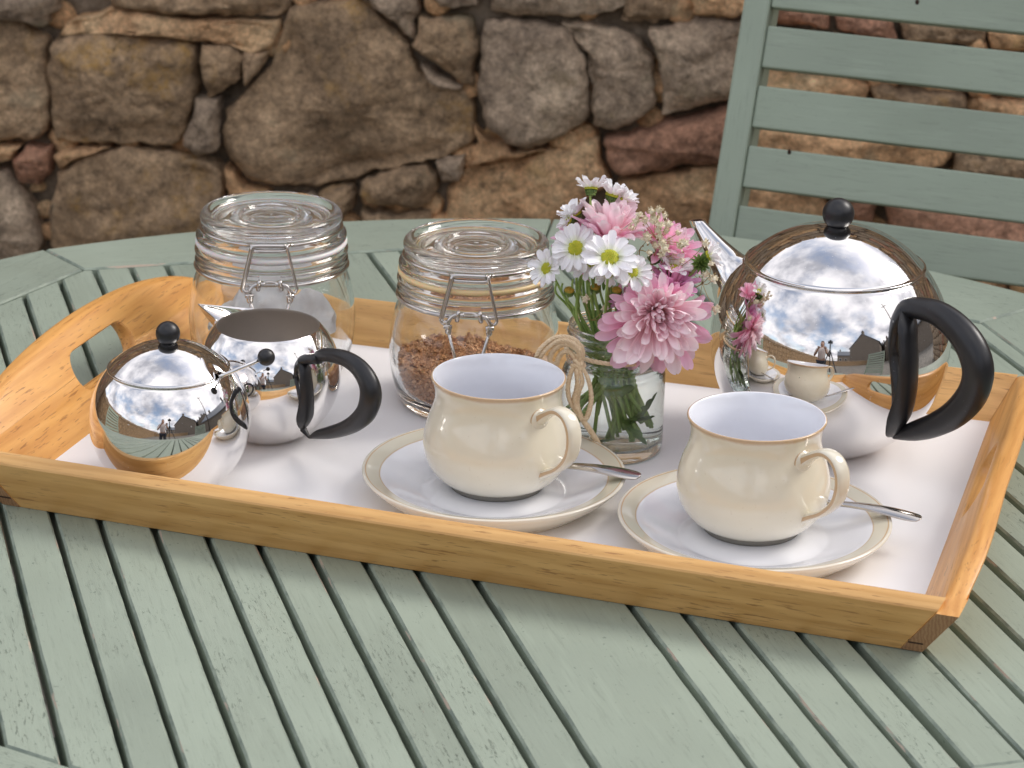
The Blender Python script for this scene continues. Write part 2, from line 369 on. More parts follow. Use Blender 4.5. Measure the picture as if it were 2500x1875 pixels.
def petal_m(name, base, mid, tip, sss=0.5, ridge=True):
    "colour runs from the foot of the petal (object x = 0) to its tip (x = 1 cm)"
    m, t, p = material(name); q = N(t); tcn = q.n('ShaderNodeTexCoord'); sp_ = q.n('ShaderNodeSeparateXYZ'); q.l(tcn.outputs['Object'], sp_.inputs[0])
    x = q.math('MULTIPLY', sp_.outputs['X'], 100.0)
    col = q.ramp(x, [(0.05, base), (0.45, mid), (0.97, tip)])
    col = q.mix(1.0, col, q.ramp(q.rand(), [(0, (0.95, 0.93, 0.95)), (1, (1.02, 1.02, 1.02))]), 'MULTIPLY')
    q.l(col, p.inputs['Base Color']); p.inputs['Roughness'].default_value = 0.55
    tr = q.n('ShaderNodeBsdfTranslucent'); q.l(col, tr.inputs['Color']); ms = q.n('ShaderNodeMixShader'); ms.inputs[0].default_value = sss
    q.l(p.outputs[0], ms.inputs[1]); q.l(tr.outputs[0], ms.inputs[2]); q.l(ms.outputs[0], t.nodes['Material Output'].inputs['Surface'])
    w = q.n('ShaderNodeTexWave', bands_direction='Y'); w.inputs['Scale'].default_value = 260; q.l(tcn.outputs['Object'], w.inputs['Vector'])
    q.bump(w.outputs['Fac'], 0.25, 0.0003, p); return m
M_white_petal = petal_m('white_petal', (0.86, 0.90, 0.68), (0.95, 0.95, 0.96), (0.96, 0.96, 0.97), 0.2)
M_pink_in = petal_m('pale_pink_petal', (0.99, 0.74, 0.70), (0.99, 0.73, 0.79), (0.99, 0.87, 0.90), 0.22)
M_pink_out = petal_m('pink_petal', (0.98, 0.66, 0.73), (0.97, 0.51, 0.69), (0.98, 0.68, 0.82), 0.3)
M_pink_deep = petal_m('deep_pink_petal', (0.86, 0.42, 0.64), (0.84, 0.36, 0.64), (0.90, 0.56, 0.78), 0.3)
def bumpy(name, c1, c2, sc1=300, rough=0.6, b=0.4):
    m, t, p = material(name); q = N(t); v = q.coord(); q.l(q.mix(q.ramp(q.noise(v, sc1, 3), [(0.35, 0.0), (0.65, 1.0)]), c1, c2), p.inputs['Base Color']); p.inputs['Roughness'].default_value = rough; q.bump(q.noise(v, sc1, 3), b, 0.0006, p); return m
M_disc = bumpy('yellow_disc', (0.50, 0.46, 0.02), (0.36, 0.40, 0.015), 700); M_disc2 = bumpy('orange_disc', (0.55, 0.30, 0.03), (0.30, 0.24, 0.02), 700)
M_stem = bumpy('flower_stem', (0.21, 0.34, 0.07), (0.32, 0.45, 0.13), 120, 0.5, 0.2); M_leaf = bumpy('green_leaf', (0.08, 0.165, 0.035), (0.14, 0.25, 0.055), 90, 0.5, 0.3)
M_calyx = bumpy('calyx_green', (0.16, 0.24, 0.045), (0.09, 0.15, 0.03), 260); M_dry = simple('dry_stem', (0.40, 0.29, 0.12), 0.8); M_gyp = bumpy('gypsophila_white', (0.80, 0.74, 0.58), (0.66, 0.58, 0.40), 500, 0.8)
exec_parts = []

# ================================================================ ground
GZ = -72.0
def ground_m():
    m, t, p = material('stone_paving'); q = N(t); v = q.coord(rand=False)
    br = q.n('ShaderNodeTexBrick'); br.inputs['Scale'].default_value = 1.6; br.inputs['Color1'].default_value = (0.17, 0.16, 0.14, 1); br.inputs['Color2'].default_value = (0.24, 0.22, 0.19, 1); br.inputs['Mortar'].default_value = (0.09, 0.085, 0.07, 1); br.inputs['Mortar Size'].default_value = 0.012
    q.l(v, br.inputs['Vector']); q.l(q.mix(1.0, br.outputs['Color'], q.ramp(q.noise(v, 6, 6), [(0.3, 0.7), (0.7, 1.15)]), 'MULTIPLY'), p.inputs['Base Color'])
    p.inputs['Roughness'].default_value = 0.9; q.bump(q.noise(v, 20, 6), 0.5, 0.004, p); return m
V, F = box(-20000, 20000, -20000, 20000, GZ - 20, GZ)
tag(obj('ground', V, F, ground_m(), smooth=False), kind='structure')

# ================================================================ table
TH = -0.28070981; N0, S0 = 41.8, 156.4
sl = Vector((sin(TH), cos(TH), 0)); nn = Vector((cos(TH), -sin(TH), 0))
tc_ = nn * N0 + sl * S0
table = thing('garden_table', 'round sage green slatted garden table under the tray', 'table', (tc_.x, tc_.y, GZ), pi / 2 - TH)
TZ = -GZ                                    # table top height in the table's own frame
AP = 45.9
def xmax(y): return min(AP, AP * sqrt(2) - abs(y))
def slat_poly(y0, y1, skew0=0.0, skew1=0.0):
    brk = AP * (sqrt(2) - 1); ys = [y0] + [b for b in (-brk, brk) if y0 + 0.05 < b < y1 - 0.05] + [y1]
    g = 0.12
    right = [(xmax(y) - g, y) for y in ys]; left = [(-xmax(y) + g, y) for y in ys[::-1]]
    P = []
    def edge(a, b, jit):
        L = abs(b[0] - a[0]); n = max(1, int(L / 1.6))
        for i in range(n):
            t = i / n; x = a[0] + (b[0] - a[0]) * t; y = a[1] + (b[1] - a[1]) * t
            if jit and 0 < i: y += (noise.noise(Vector((x * 0.35, a[1] * 7, 3))) * 0.035 + (noise.noise(Vector((x * 1.9, a[1] * 3, 9))) * 0.02))
            P.append((x, y))
    edge((left[-1][0], y0), (right[0][0], y0), True)
    for i in range(len(right) - 1): edge(right[i], right[i + 1], False)
    edge((right[-1][0], y1), (left[0][0], y1), True)
    for i in range(len(left) - 1): edge(left[i], left[i + 1], False)
    return P
gaps = [38.05, 34.98, 32.2, 29.36, 26.52, 23.65, 20.7, 17.6, 14.88, 11.85, 8.95, 6.05, 3.15, 0.25, -2.65]
gapr = [45.88, 48.6, 50.98, 54.2, 56.8, 60.2, 63.1, 66.0, 68.95, 71.8, 74.7, 77.6, 80.5, 83.4, 86.2]
G_all = sorted([(g, 0.37 + 0.05 * (i % 3 == 0)) for i, g in enumerate(gaps)] + [(g, {54.2: 0.36, 56.8: 0.62, 60.2: 0.2, 50.98: 0.34}.get(g, 0.42)) for g in gapr])
lim = [(N0 - AP - 0.1, 0)] + G_all + [(N0 + AP + 0.1, 0)]
for i in range(len(lim) - 1):
    a = lim[i][0] + lim[i][1] / 2; b = lim[i + 1][0] - lim[i + 1][1] / 2
    y0, y1 = -(b - N0), -(a - N0)
    wide = (y1 - y0) > 5
    P = slat_poly(y0, y1)
    V, F, M = prism(P, -2.1, -R.uniform(0, 0.05), 0.13)
    o = obj('centre_plank' if wide else 'slat', V, F, (M_paint, M_edge), table, (0, 0, TZ), None, M, False)
def r_out(ph):
    k = (ph + pi / 8) % (pi / 4) - pi / 8
    return 0.8 / sqrt((cos(ph) / 54.6) ** 2 + (sin(ph) / 58.8) ** 2) + 0.2 * (54.6 / cos(k))
for k in range(8):                       # mitred rim boards: straight inside, curved outside
    c = k * pi / 4; h = pi / 8 - 0.0016; ri = (AP + 0.05) / cos(pi / 8)
    P = [(ri * cos(c + h), ri * sin(c + h)), (ri * cos(c - h), ri * sin(c - h))]
    for j in range(13):
        ph = c - h + 2 * h * j / 12; P.append((r_out(ph) * cos(ph), r_out(ph) * sin(ph)))
    P = [(x * cos(-c) - y * sin(-c), x * sin(-c) + y * cos(-c)) for x, y in P]
    V, F, M = prism(P, -2.2, 0.06, 0.14)
    V = [(y, -x, z) for x, y, z in V]       # grain (object x) runs along the board
    obj('rim_board', V, F, (M_paint, M_edge), table, (0, 0, TZ), (0, 0, c + pi / 2), M, False)
for x in (-30, -10, 10, 30):
    w = xmax(x) + 2; V, F = box(-w, w, -2.2, 2.2, -4.6, -2.15); obj('batten', V, F, M_paint, table, (x, 0, TZ), (0, 0, pi / 2), smooth=False)
for sx in (-1, 1):
    for sy in (-1, 1):
        V, F = tube([(sx * 34, sy * 22, 0), (sx * 26, sy * 16, TZ - 4.6)], 3.0, 4); obj('leg', V, F, M_paint, table, smooth=False)
for sy in (-1, 1):
    V, F = box(-30, 30, sy * 19.5 - 2, sy * 19.5 + 2, 22, 26); obj('stretcher', V, F, M_paint, table, smooth=False)

# ================================================================ tray
PHI = -0.30334895; T = 0.9
ah = Vector((cos(PHI), sin(PHI), 0)); bh = Vector((-sin(PHI), cos(PHI), 0))
to = ah * -75.29 + bh * 136.44
tray = thing('serving_tray', 'wooden tray with white base and arched handle ends, on the green table', 'tray', (to.x, to.y, 0.02), PHI)
LX, LY = 56.15, 34.04
def warp(p):
    x, y, z = p; u, w = x / LX, y / LY
    return (x + u * (0.37 - 0.74 * w), y + (1 - w) * (0.36 - 0.7 * u) + w * (-0.6 + 1.3 * u), z)
KL = 0.6
def kR(y): return 0.5 + 0.12 * max(0.0, min(1.0, 1 - y / 12))
def xl(z): return -KL * (z - T)
def xr(y, z): return LX + kR(y) * (z - T)
V, F = box(-0.2, LX + 0.2, 0.5, LY + 0.4, 0.45, T)
obj('base_board', [warp(v) for v in V], F, M_mel, tray, smooth=False)
def rail(sec, name):
    m = len(sec); n = 24; V, F = [], []
    for i in range(n + 1):
        for y, z in sec:
            a = xl(z) + 0.02; b = xr(y, z) - 0.02; V.append(warp((a + (b - a) * i / n, y, z)))
    for i in range(n):
        for j in range(m):
            k = (j + 1) % m; F.append((i * m + j, i * m + k, (i + 1) * m + k, (i + 1) * m + j))
    F += [tuple(range(m))[::-1], tuple(range(n * m, n * m + m))]
    o = obj(name, V, F, M_rail, tray); o.data.set_sharp_from_angle(angle=radians(24)); return o
fs = [(0.02, 0.0), (-1.42, 3.12), (-1.46, 3.3), (-1.4, 3.42), (-1.15, 3.62), (-0.85, 3.78), (-0.62, 3.84), (-0.5, 3.78), (-0.44, 3.66), (1.3, 0.0)]
rail(fs[::-1], 'long_rail')
rail([(LY - y if True else 0, z) for y, z in [(-1.3 - 0.02, 0.0), (-1.3 - 1.42 - 0.0, 3.12), (-2.76, 3.3), (-2.7, 3.42), (-2.45, 3.62), (-2.15, 3.78), (-1.92, 3.84), (-1.8, 3.78), (-1.7, 3.66), (0.35, 0.0)]], 'long_rail')
def side(right):
    hy, hz = 17.6, 3.95
    top = [(-1.62, 3.25), (0.5, 4.15), (4.5, 5.55), (10.0, 6.3), (16.5, 6.62), (22.5, 6.5), (27.5, 6.05), (32.5, 5.1), (36.75, 3.6)] if not right else \
          [(-1.62, 3.25), (0.5, 3.9), (4.5, 4.9), (10.0, 5.4), (16.5, 5.65), (22.5, 5.6), (27.5, 5.25), (32.5, 4.6), (36.75, 3.5)]
    loop = crs(top, 8) + [(35.3, 0.0), (0.0, 0.0)]
    if right: hz = 3.5
    rh = 1.2 if not right else 1.05; hl = 4.35
    def hit(ang):       # ray from the hole centre to the outline
        dx_, dz_ = cos(ang), sin(ang); best = 1e9
        for i in range(len(loop)):
            ax, az = loop[i]; bx, bz = loop[(i + 1) % len(loop)]
            ex, ez = bx - ax, bz - az; den = dx_ * ez - dz_ * ex
            if abs(den) < 1e-9: continue
            t = ((ax - hy) * ez - (az - hz) * ex) / den; s = ((ax - hy) * dz_ - (az - hz) * dx_) / den
            if t > 0 and -1e-6 <= s <= 1 + 1e-6: best = min(best, t)
        return hy + dx_ * best, hz + dz_ * best
    angs = sorted([math.atan2(z - hz, y - hy) for y, z in loop] + [2 * pi * i / 60 - pi for i in range(60)])
    angs = [a for i, a in enumerate(angs) if i == 0 or a - angs[i - 1] > 1e-4]
    def hole(ang, r, l):
        dx_, dz_ = cos(ang), sin(ang)
        if abs(dz_) > 1e-9:
            t = r / abs(dz_)
            if abs(dx_ * t) <= l - r: return hy + dx_ * t, hz + dz_ * t
        c = (l - r) * (1 if dx_ > 0 else -1); b_ = dx_ * c; t = b_ + sqrt(max(0, b_ * b_ - c * c + r * r)); return hy + dx_ * t, hz + dz_ * t
    n = len(angs); rings = []
    W = [(0.0, 0.30), (0.10, 0.12), (0.32, 0.0), (0.83, 0.0), (1.05, 0.12), (1.15, 0.30)]
    def place(y, z, w):
        x = (xr(y, z) + w * 1.08) if right else (xl(z) - w * 1.08)
        return warp((x, y, z - w * (0.5 if right else 0.55) * 0.0))
    V, F, M = [], [], []
    outs = [hit(a) for a in angs]
    for w, ins in W:
        for (y, z) in outs:
            yy, zz = y, z
            if z > 0.2 and not (y < 0.02): zz = z - ins * 0.8
            V.append(place(yy, zz, w))
    base_h = len(V)
    for w, ins in W:
        for a in angs:
            y, z = hole(a, rh + ins * 0.6, hl + ins * 0.6); V.append(place(y, z, w))
    for k in range(len(W) - 1):
        for i in range(n):
            j = (i + 1) % n
            ym = (outs[i][0] + outs[j][0]) / 2; endg = ym < -0.01 + 0.0 and outs[i][0] < 0.02 and outs[j][0] < 0.02 and min(outs[i][1], outs[j][1]) < 3.2
            F.append((k * n + i, k * n + j, (k + 1) * n + j, (k + 1) * n + i)); M.append(1 if endg else 0)
            F.append((base_h + k * n + j, base_h + k * n + i, base_h + (k + 1) * n + i, base_h + (k + 1) * n + j)); M.append(0)
    for k in (0, len(W) - 1):
        for i in range(n):
            j = (i + 1) % n; f = (k * n + j, k * n + i, base_h + k * n + i, base_h + k * n + j); F.append(f if k == 0 else f[::-1]); M.append(0)
    # local frame with x along the panel so that the grain runs along it
    V = [(y, -x, z) for x, y, z in V]
    if right: F = [f[::-1] for f in F]
    o = obj('handle_end', V, F, (M_side, M_endg), tray, rot=(0, 0, pi / 2), mi=M); o.data.set_sharp_from_angle(angle=radians(35)); return o
side(False); side(True)
M_recess_shade = simple('recess_shade', (0.035, 0.016, 0.008), 0.9)  # near-black colour standing in for the shade inside slots and holes
for x in (0, 1):
    xx = xr(0, 0.55) + 0.1 if x else xl(0.55) - 1.0
    V, F = box(xx, xx + 0.85, -0.36, 0.2, 0.62, 0.86); obj('groove', [warp(v) for v in V], F, M_recess_shade, tray, smooth=False)  # solid dark box, the slot's shade is put into its colour

# ================================================================ steel pots
def sphere_pts(Rr, a0, a1, n): return [(Rr * cos(radians(a0 + (a1 - a0) * i / n)), Rr * sin(radians(a0 + (a1 - a0) * i / n))) for i in range(n + 1)]
def handle_from(px, c, az, scale, name, parent, org, close=None):
    d = Vector((sin(az), -cos(az), 0)); n = Vector((cos(az), sin(az), 0))
    return [tuple(onp(u, v, c, n) - org) + (hw,) for u, v, hw in px]
def tube_rad(pts, side_, n=16, ratio=0.85, sub=4):
    q = crs(pts, sub); return tube([p[:3] for p in q], [p[3] for p in q], n, side=side_, ratio=ratio)
HF = 0.93
def pot_handle(arc, bar, c, az, org, parent):
    n = Vector((cos(az), sin(az), 0)); b = B(); d_ = Vector((sin(az), -cos(az), 0))
    V, F = tube_rad([(*q_[:3], q_[3] * 1.12) for q_ in handle_from(arc, c, az, 1, '', None, org)], n); b.add(V, F)
    bp = handle_from(bar, c, az, 1, '', None, org); m_ = len(bp)
    zl = TR * HF
    for i in range(1, m_ - 1):                    # the inner bar hugs the outside of the body
        q_ = bp[i]; rs = sqrt(max(TR * TR - (q_[2] - zl) ** 2, 1)) - 0.036 * TR; k_ = -TR * 0.078 * sin(pi * min(1, i / (m_ - 2.2))) ** 0.6; bp[i] = (d_.x * rs + n.x * k_, d_.y * rs + n.y * k_, q_[2], q_[3])
    V, F = tube_rad(bp, n, 14, 1.45); b.add(V, F)
    return b.obj('handle', (M_black,), parent)

# teapot
TR = 7.82; c = at(2026, 832, T + TR * 0.93); org = Vector((c.x, c.y, T)); AZT = radians(38.0)
teapot = thing('teapot', 'large round steel teapot with black ball knob, at the right end of the tray', 'teapot', (c.x, c.y, T))
zc = TR * 0.93; la = 42.3
prof = [(0, zc - TR * 0.925), (TR * 0.30, zc - TR * 0.93), (TR * 0.345, zc - TR * 0.925)] + [(r, z + zc) for r, z in sphere_pts(TR, -66, la, 44)] + [(TR * cos(radians(la)) - 0.12, zc + TR * sin(radians(la)) + 0.02), (TR * cos(radians(la)) - 0.2, zc + TR * sin(radians(la)) - 0.4)]
V, F = lathe(prof, 128); obj('body', V, F, M_chrome, teapot)
def lid_prof(TR, la, zc):
    r0, z0 = TR * cos(radians(la)), TR * sin(radians(la)) + zc
    s = sphere_pts(TR + 0.06, la + 0.5, 90, 26); s[-1] = (0, s[-1][1])
    return [(r0 - 0.5, z0 + 0.02), (r0 - 0.02, z0 + 0.03), (r0 + 0.06, z0 + 0.05), (r0 + 0.085, z0 + 0.09), (r0 + 0.06, z0 + 0.14)] + [(r, z + zc) for r, z in s]
V, F = lathe(lid_prof(TR, la, zc), 128); lid = obj('lid', V, F, M_chrome, teapot)
kz = zc + TR + 0.85
b = B(); b.add(*sphere(1.03, 32, 20, (0, 0, kz))); b.add(*lathe([(0.62, zc + TR - 0.03), (0.60, zc + TR + 0.1), (0.72, zc + TR + 0.22)], 28)); b.obj('knob', (M_black,), lid)
vp = Vector((0.62, -1.35, 0)); V, F = lathe([(0, 0.02), (0.1, 0.02), (0.12, 0.0)], 12)
obj('vent_hole', V, F, M_recess_shade, lid, (vp.x + 0.2, vp.y, zc + sqrt(TR * TR - vp.length_squared) + 0.07), (0.17, 0.08, 0))  # flat dark disc painted as the shaded hole, lid stays closed
z3 = lambda a, b_: (1600 + a / 2.37, 450 + b_ / 2.37)
arc = [(1425, 735, 50), (1480, 715, 55), (1550, 722, 60), (1640, 750, 68), (1745, 830, 78), (1830, 945, 86), (1868, 1080, 87), (1835, 1210, 82), (1745, 1318, 75), (1620, 1390, 64), (1510, 1425, 54), (1430, 1443, 36), (1378, 1462, 12)]
bar = [(1435, 740, 40), (1412, 800, 44), (1410, 880, 42), (1424, 1000, 44), (1430, 1150, 48), (1432, 1290, 52), (1424, 1360, 46), (1408, 1415, 36), (1392, 1445, 22), (1379, 1461, 8)]
K = 1 / (2.37 * 37.2)
pot_handle([(*z3(a, b_), hw * K * 0.97) for a, b_, hw in arc], [(*z3(a, b_), hw * K * 1.22) for a, b_, hw in bar], c, AZT, org, teapot)
d = Vector((sin(AZT), -cos(AZT), 0))
def spout_pt(rho, z): p = d * -(rho * 1.045); return (p.x, p.y, zc + z)
def sq(u, v, r_): return (*(onp(u, v, c, Vector((cos(AZT), sin(AZT), 0))) - org), r_)
sp = crs([(*spout_pt(5.3, -1.9), 3.0), sq(1806, 702, 2.2), sq(1775, 655, 1.6), sq(1746, 612, 1.12), sq(1720, 573, 0.76), sq(1706, 551, 0.56)], 5)
V, F = tube([p[:3] for p in sp], [p[3] for p in sp], 28, caps=False, side=Vector((cos(AZT), sin(AZT), 0)), ratio=0.8)
zt = max(v[2] for v in V[-28:]); V2 = list(V)
for i in range(28):                                  # cut the mouth level
    v = V2[len(V) - 28 + i]; V2[len(V) - 28 + i] = Vector((v[0] - d.x * (zt - v[2]) * 0.55, v[1] - d.y * (zt - v[2]) * 0.55, v[2] + (zt - v[2]) * 0.75))
cc = sum((Vector(v) for v in V2[-28:]), Vector()) / 28; k0 = len(V2)
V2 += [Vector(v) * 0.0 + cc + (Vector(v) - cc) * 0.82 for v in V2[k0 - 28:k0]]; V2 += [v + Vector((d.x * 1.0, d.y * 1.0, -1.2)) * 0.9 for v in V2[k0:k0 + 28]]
M = [0] * len(F)
for s_ in range(2):
    for i in range(28):
        j = (i + 1) % 28; a0 = k0 - 28 + s_ * 28; F.append((a0 + i, a0 + j, a0 + 28 + j, a0 + 28 + i)); M.append(s_)
F.append(tuple(range(k0 + 28, k0 + 56))); M.append(1)  # throat of the spout is coloured dark in place of its inner shade
sp_o = obj('spout', V2, F, (M_chrome, M_recess_shade), teapot, mi=M); sp_o.data.set_sharp_from_angle(angle=radians(40))

# sugar bowl
TR = 5.04; c = at(415, 1023, T + TR * 0.86); la = 42.2; zc = TR * 0.86
sugar = thing('sugar_bowl', 'round steel sugar bowl with black ball knob, in the front left corner of the tray', 'sugar bowl', (c.x, c.y, T))
prof = [(0, 0.03), (TR * 0.46, 0.0), (TR * 0.5, 0.02)] + [(r, z + zc) for r, z in sphere_pts(TR, -59, la, 40)] + [(TR * cos(radians(la)) - 0.12, zc + TR * sin(radians(la)) + 0.02), (TR * cos(radians(la)) - 0.2, zc + TR * sin(radians(la)) - 0.4)]
V, F = lathe(prof, 112); obj('body', V, F, M_chrome, sugar)
V, F = lathe(lid_prof(TR, la, zc), 112)
na = radians(-24); nd = Vector((cos(na), sin(na)))            # notch for the spoon
def notch(v):
    r = sqrt(v[0] ** 2 + v[1] ** 2)
    if r > 2.6:
        t_ = v[0] / r * nd.x + v[1] / r * nd.y; w = (1 - t_) / 0.012
        if w < 1: return (v[0] * (1 - 0.10 * (1 - w * w)), v[1] * (1 - 0.10 * (1 - w * w)), v[2] + 0.22 * (1 - w * w))
    return v
lid = obj('lid', [notch(v) for v in V], F, M_chrome, sugar)
b = B(); b.add(*sphere(0.76, 28, 18, (0, 0, zc + TR + 0.64))); b.add(*lathe([(0.46, zc + TR - 0.03), (0.44, zc + TR + 0.1), (0.56, zc + TR + 0.18)], 24)); b.obj('knob', (M_black,), lid)
rr = TR * cos(radians(la)); p0 = c + Vector((nd.x * (rr - 0.15), nd.y * (rr - 0.15), 0)); p0.z = T + zc + TR * sin(radians(la)) + 0.02
vn = Vector((0, 1, 0)); pb = onp(650, 872, p0 + Vector((0, -0.7, 0)), vn)
spn = thing('sugar_spoon', 'thin steel sugar spoon with black ball end, sticking out of the sugar bowl', 'spoon', tuple(p0))
dd = (pb - p0); b0 = p0 - dd.normalized() * 2.6
V, F = tube([b0 - p0, (0, 0, 0), dd - dd.normalized() * 0.3], 0.13, 12); obj('shaft', V, F, M_chrome, spn)
V, F = sphere(0.54, 28, 18, tuple(dd)); obj('ball_end', V, F, M_black, spn)
V, F = sphere(1.0, 20, 12); obj('spoon_bowl', [(x * 0.9 + (b0 - p0).x, y * 0.7 + (b0 - p0).y, z * 0.4 + (b0 - p0).z - 0.4) for x, y, z in V], F, M_chrome, spn)

# milk jug
TR = 4.73; zc = TR * 0.94; HF = 0.94; c = at(655.5, 910, T + zc); AZJ = radians(41.5); org = Vector((c.x, c.y, T)); la = 43.9
jug = thing('milk_jug', 'open round steel milk jug with pointed spout and black handle, behind the sugar bowl', 'milk jug', (c.x, c.y, T))
ring = (TR * cos(radians(la)), zc + TR * sin(radians(la)))
outer = [(0, zc - TR * 0.935), (TR * 0.32, zc - TR * 0.94), (TR * 0.36, zc - TR * 0.935)] + [(r, z + zc) for r, z in sphere_pts(TR, -66, la, 40)]
inner = [(r, z + zc) for r, z in sphere_pts(TR - 0.09, la, -80, 40)] + [(0, zc - TR + 0.3)]
b = B(); b.add(*lathe(outer + [(ring[0] - 0.05, ring[1] + 0.035)], 112)); b.add(*lathe([(ring[0] - 0.05, ring[1] + 0.035)] + inner, 112), 1); b.obj('body', (M_chrome, M_satin), jug)
z4 = lambda a, b_: (450 + a / 3.686, 650 + b_ / 3.686)
arc = [(1210, 810, 50), (1260, 798, 56), (1330, 802, 60), (1450, 832, 68), (1570, 912, 80), (1655, 1040, 92), (1678, 1170, 98), (1640, 1305, 90), (1550, 1400, 76), (1430, 1463, 62), (1300, 1498, 52), (1200, 1515, 38), (1125, 1542, 11)]
bar = [(1215, 830, 40), (1180, 880, 40), (1162, 960, 40), (1165, 1100, 44), (1180, 1250, 50), (1183, 1360, 54), (1172, 1430, 42), (1150, 1495, 24), (1126, 1541, 8)]
K = 1 / (3.686 * 37.6)
pot_handle([(*z4(a, b_), hw * K * 0.97) for a, b_, hw in arc], [(*z4(a, b_), hw * K * 1.22) for a, b_, hw in bar], c, AZJ, org, jug)
d = Vector((sin(AZJ), -cos(AZJ), 0)); sa = math.atan2(-d.y, -d.x)
tip = onp(482.5, 741.7, c, Vector((cos(AZJ), sin(AZJ), 0))) - org
b = B(); nV = 9
def rimp(da, dz=0.0, out=1.0): r = sqrt(max(TR * TR - (ring[1] + dz - zc) ** 2, 0)) * out; return Vector((r * cos(sa + da), r * sin(sa + da), ring[1] + dz))
keel = rimp(0, -2.1, 1.0)
for sgn in (-1, 1):
    A = [rimp((0.66 if sgn > 0 else -0.40) * (1 - i / (nV - 1)), -2.1 * (i / (nV - 1)) ** 1.3, 1.002) for i in range(nV)]   # seam on the body
    Tp = [tip.lerp(keel, 0.0)] * nV
    rows = []
    for s_ in range(7):
        k = s_ / 6; rows.append([A[i].lerp(tip, k) + Vector((0, 0, -0.28 * sin(pi * k) * (i / (nV - 1)))) for i in range(nV)])
    V = [v for r_ in rows for v in r_]; F = []
    for r_ in range(6):
        for i in range(nV - 1): F.append((r_ * nV + i, r_ * nV + i + 1, (r_ + 1) * nV + i + 1, (r_ + 1) * nV + i))
    b.add(V, F)
so = b.obj('spout', (M_chrome, M_satin), jug)
md = so.modifiers.new('thickness', 'SOLIDIFY'); md.thickness = 0.0007; md.offset = 0; md.use_even_offset = False

# ================================================================ cups, saucers, teaspoons
cup_prof_o = crs([(2.98, 0.34), (3.25, 0.42), (3.75, 0.78), (4.25, 1.4), (4.56, 2.15), (4.66, 2.9), (4.58, 3.7), (4.36, 4.5), (4.1, 5.2), (3.95, 5.85), (3.98, 6.5), (4.14, 7.02), (4.2, 7.16)], 4)
cup_rim = [(4.2, 7.16), (4.205, 7.22), (4.17, 7.26), (4.11, 7.27)]
cup_prof_i = crs([(4.11, 7.27), (4.03, 7.22), (3.9, 6.9), (3.74, 6.2), (3.76, 5.5), (3.95, 4.8), (4.22, 4.0), (4.4, 3.0), (4.25, 2.0), (3.7, 1.15), (2.8, 0.75), (1.4, 0.62), (0, 0.6)], 4)
b = B(); b.add(*lathe([(0, 0.15), (2.6, 0.15), (2.72, 0.0), (2.95, 0.0), (3.0, 0.2), (2.98, 0.34)], 96), 2); b.add(*lathe(cup_prof_o, 96), 0); b.add(*lathe(cup_rim, 96), 3); b.add(*lathe(cup_prof_i, 96), 1)
# weld-free shells share positions, normals stay smooth within each
cup_me = mesh('cup_body', b.V, b.F, (M_cup, M_china, M_foot, M_tan), b.M)
sau = crs([(0, 0.42), (3.0, 0.42), (4.4, 0.46)], 2) + crs([(4.6, 0.5), (5.4, 0.78), (6.4, 1.22), (7.0, 1.5), (7.6, 1.72), (8.05, 1.86), (8.2, 1.86), (8.26, 1.78), (8.2, 1.66)], 4)
sau_u = crs([(8.2, 1.66), (8.02, 1.46), (7.5, 0.98), (6.9, 0.52), (6.4, 0.16), (6.2, 0.0), (5.9, 0.0), (5.8, 0.12), (0, 0.12)], 4)
b = B(); b.add(*lathe(sau, 128)); b.add(*lathe(sau_u, 128), 1); sau_me = mesh('saucer', b.V, b.F, (M_saucer, M_creamp), b.M)
z4c = lambda a, b_: (800 + a / 2.4578, 800 + b_ / 2.4578)
cupc = Vector((-0.8388, 155.308, 0)); AZC = radians(41); cz = T + 0.43
def handle_mesh(px):
    "strap handle: flattened section with tan edges, measured on the near cup"
    n = Vector((cos(AZC), sin(AZC), 0)); pts = [onp(*z4c(a, b_), cupc, n) - Vector((cupc.x, cupc.y, cz)) for a, b_, w, t in px]
    q = crs([(*p, w, t) for p, (a, b_, w, t) in zip(pts, px)], 5); m = 20; V, F, M = [], [], []
    P = [Vector(x[:3]) for x in q]
    for i, x in enumerate(q):
        t_ = (P[min(i + 1, len(P) - 1)] - P[max(i - 1, 0)]).normalized(); s_ = n; o_ = s_.cross(t_).normalized()
        for j in range(m):
            th = 2 * pi * j / m; cx, sx = cos(th), sin(th)
            ex = (abs(cx) ** 0.75) * (1 if cx > 0 else -1); ey = (abs(sx) ** 0.75) * (1 if sx > 0 else -1)
            V.append(P[i] + s_ * ex * x[3] / 2 + o_ * ey * x[4] / 2)
    for i in range(len(q) - 1):
        for j in range(m):
            k = (j + 1) % m; F.append((i * m + j, i * m + k, (i + 1) * m + k, (i + 1) * m + j)); M.append(1 if j in (m - 1, 0, m // 2 - 1, m // 2) and 3 < i else 0)
    F += [tuple(range(m))[::-1], tuple(range((len(q) - 1) * m, len(q) * m))]; M += [0, 0]
    return V, F, M
hp = [(1235, 560, 1.35, 1.2), (1275, 545, 1.0, 0.85), (1325, 515, 0.85, 0.55), (1385, 498, 0.95, 0.5), (1440, 535, 1.05, 0.5), (1472, 610, 1.1, 0.5), (1476, 700, 1.1, 0.5), (1452, 785, 1.05, 0.48), (1395, 842, 0.95, 0.45), (1330, 868, 0.85, 0.5), (1275, 888, 0.95, 0.6), (1235, 905, 1.0, 0.7)]
V, F, M = handle_mesh(hp)
hb_ = B(); hb_.add(V, F); hb_.M = list(M); n_ax = Vector((cos(AZC), sin(AZC), 0))
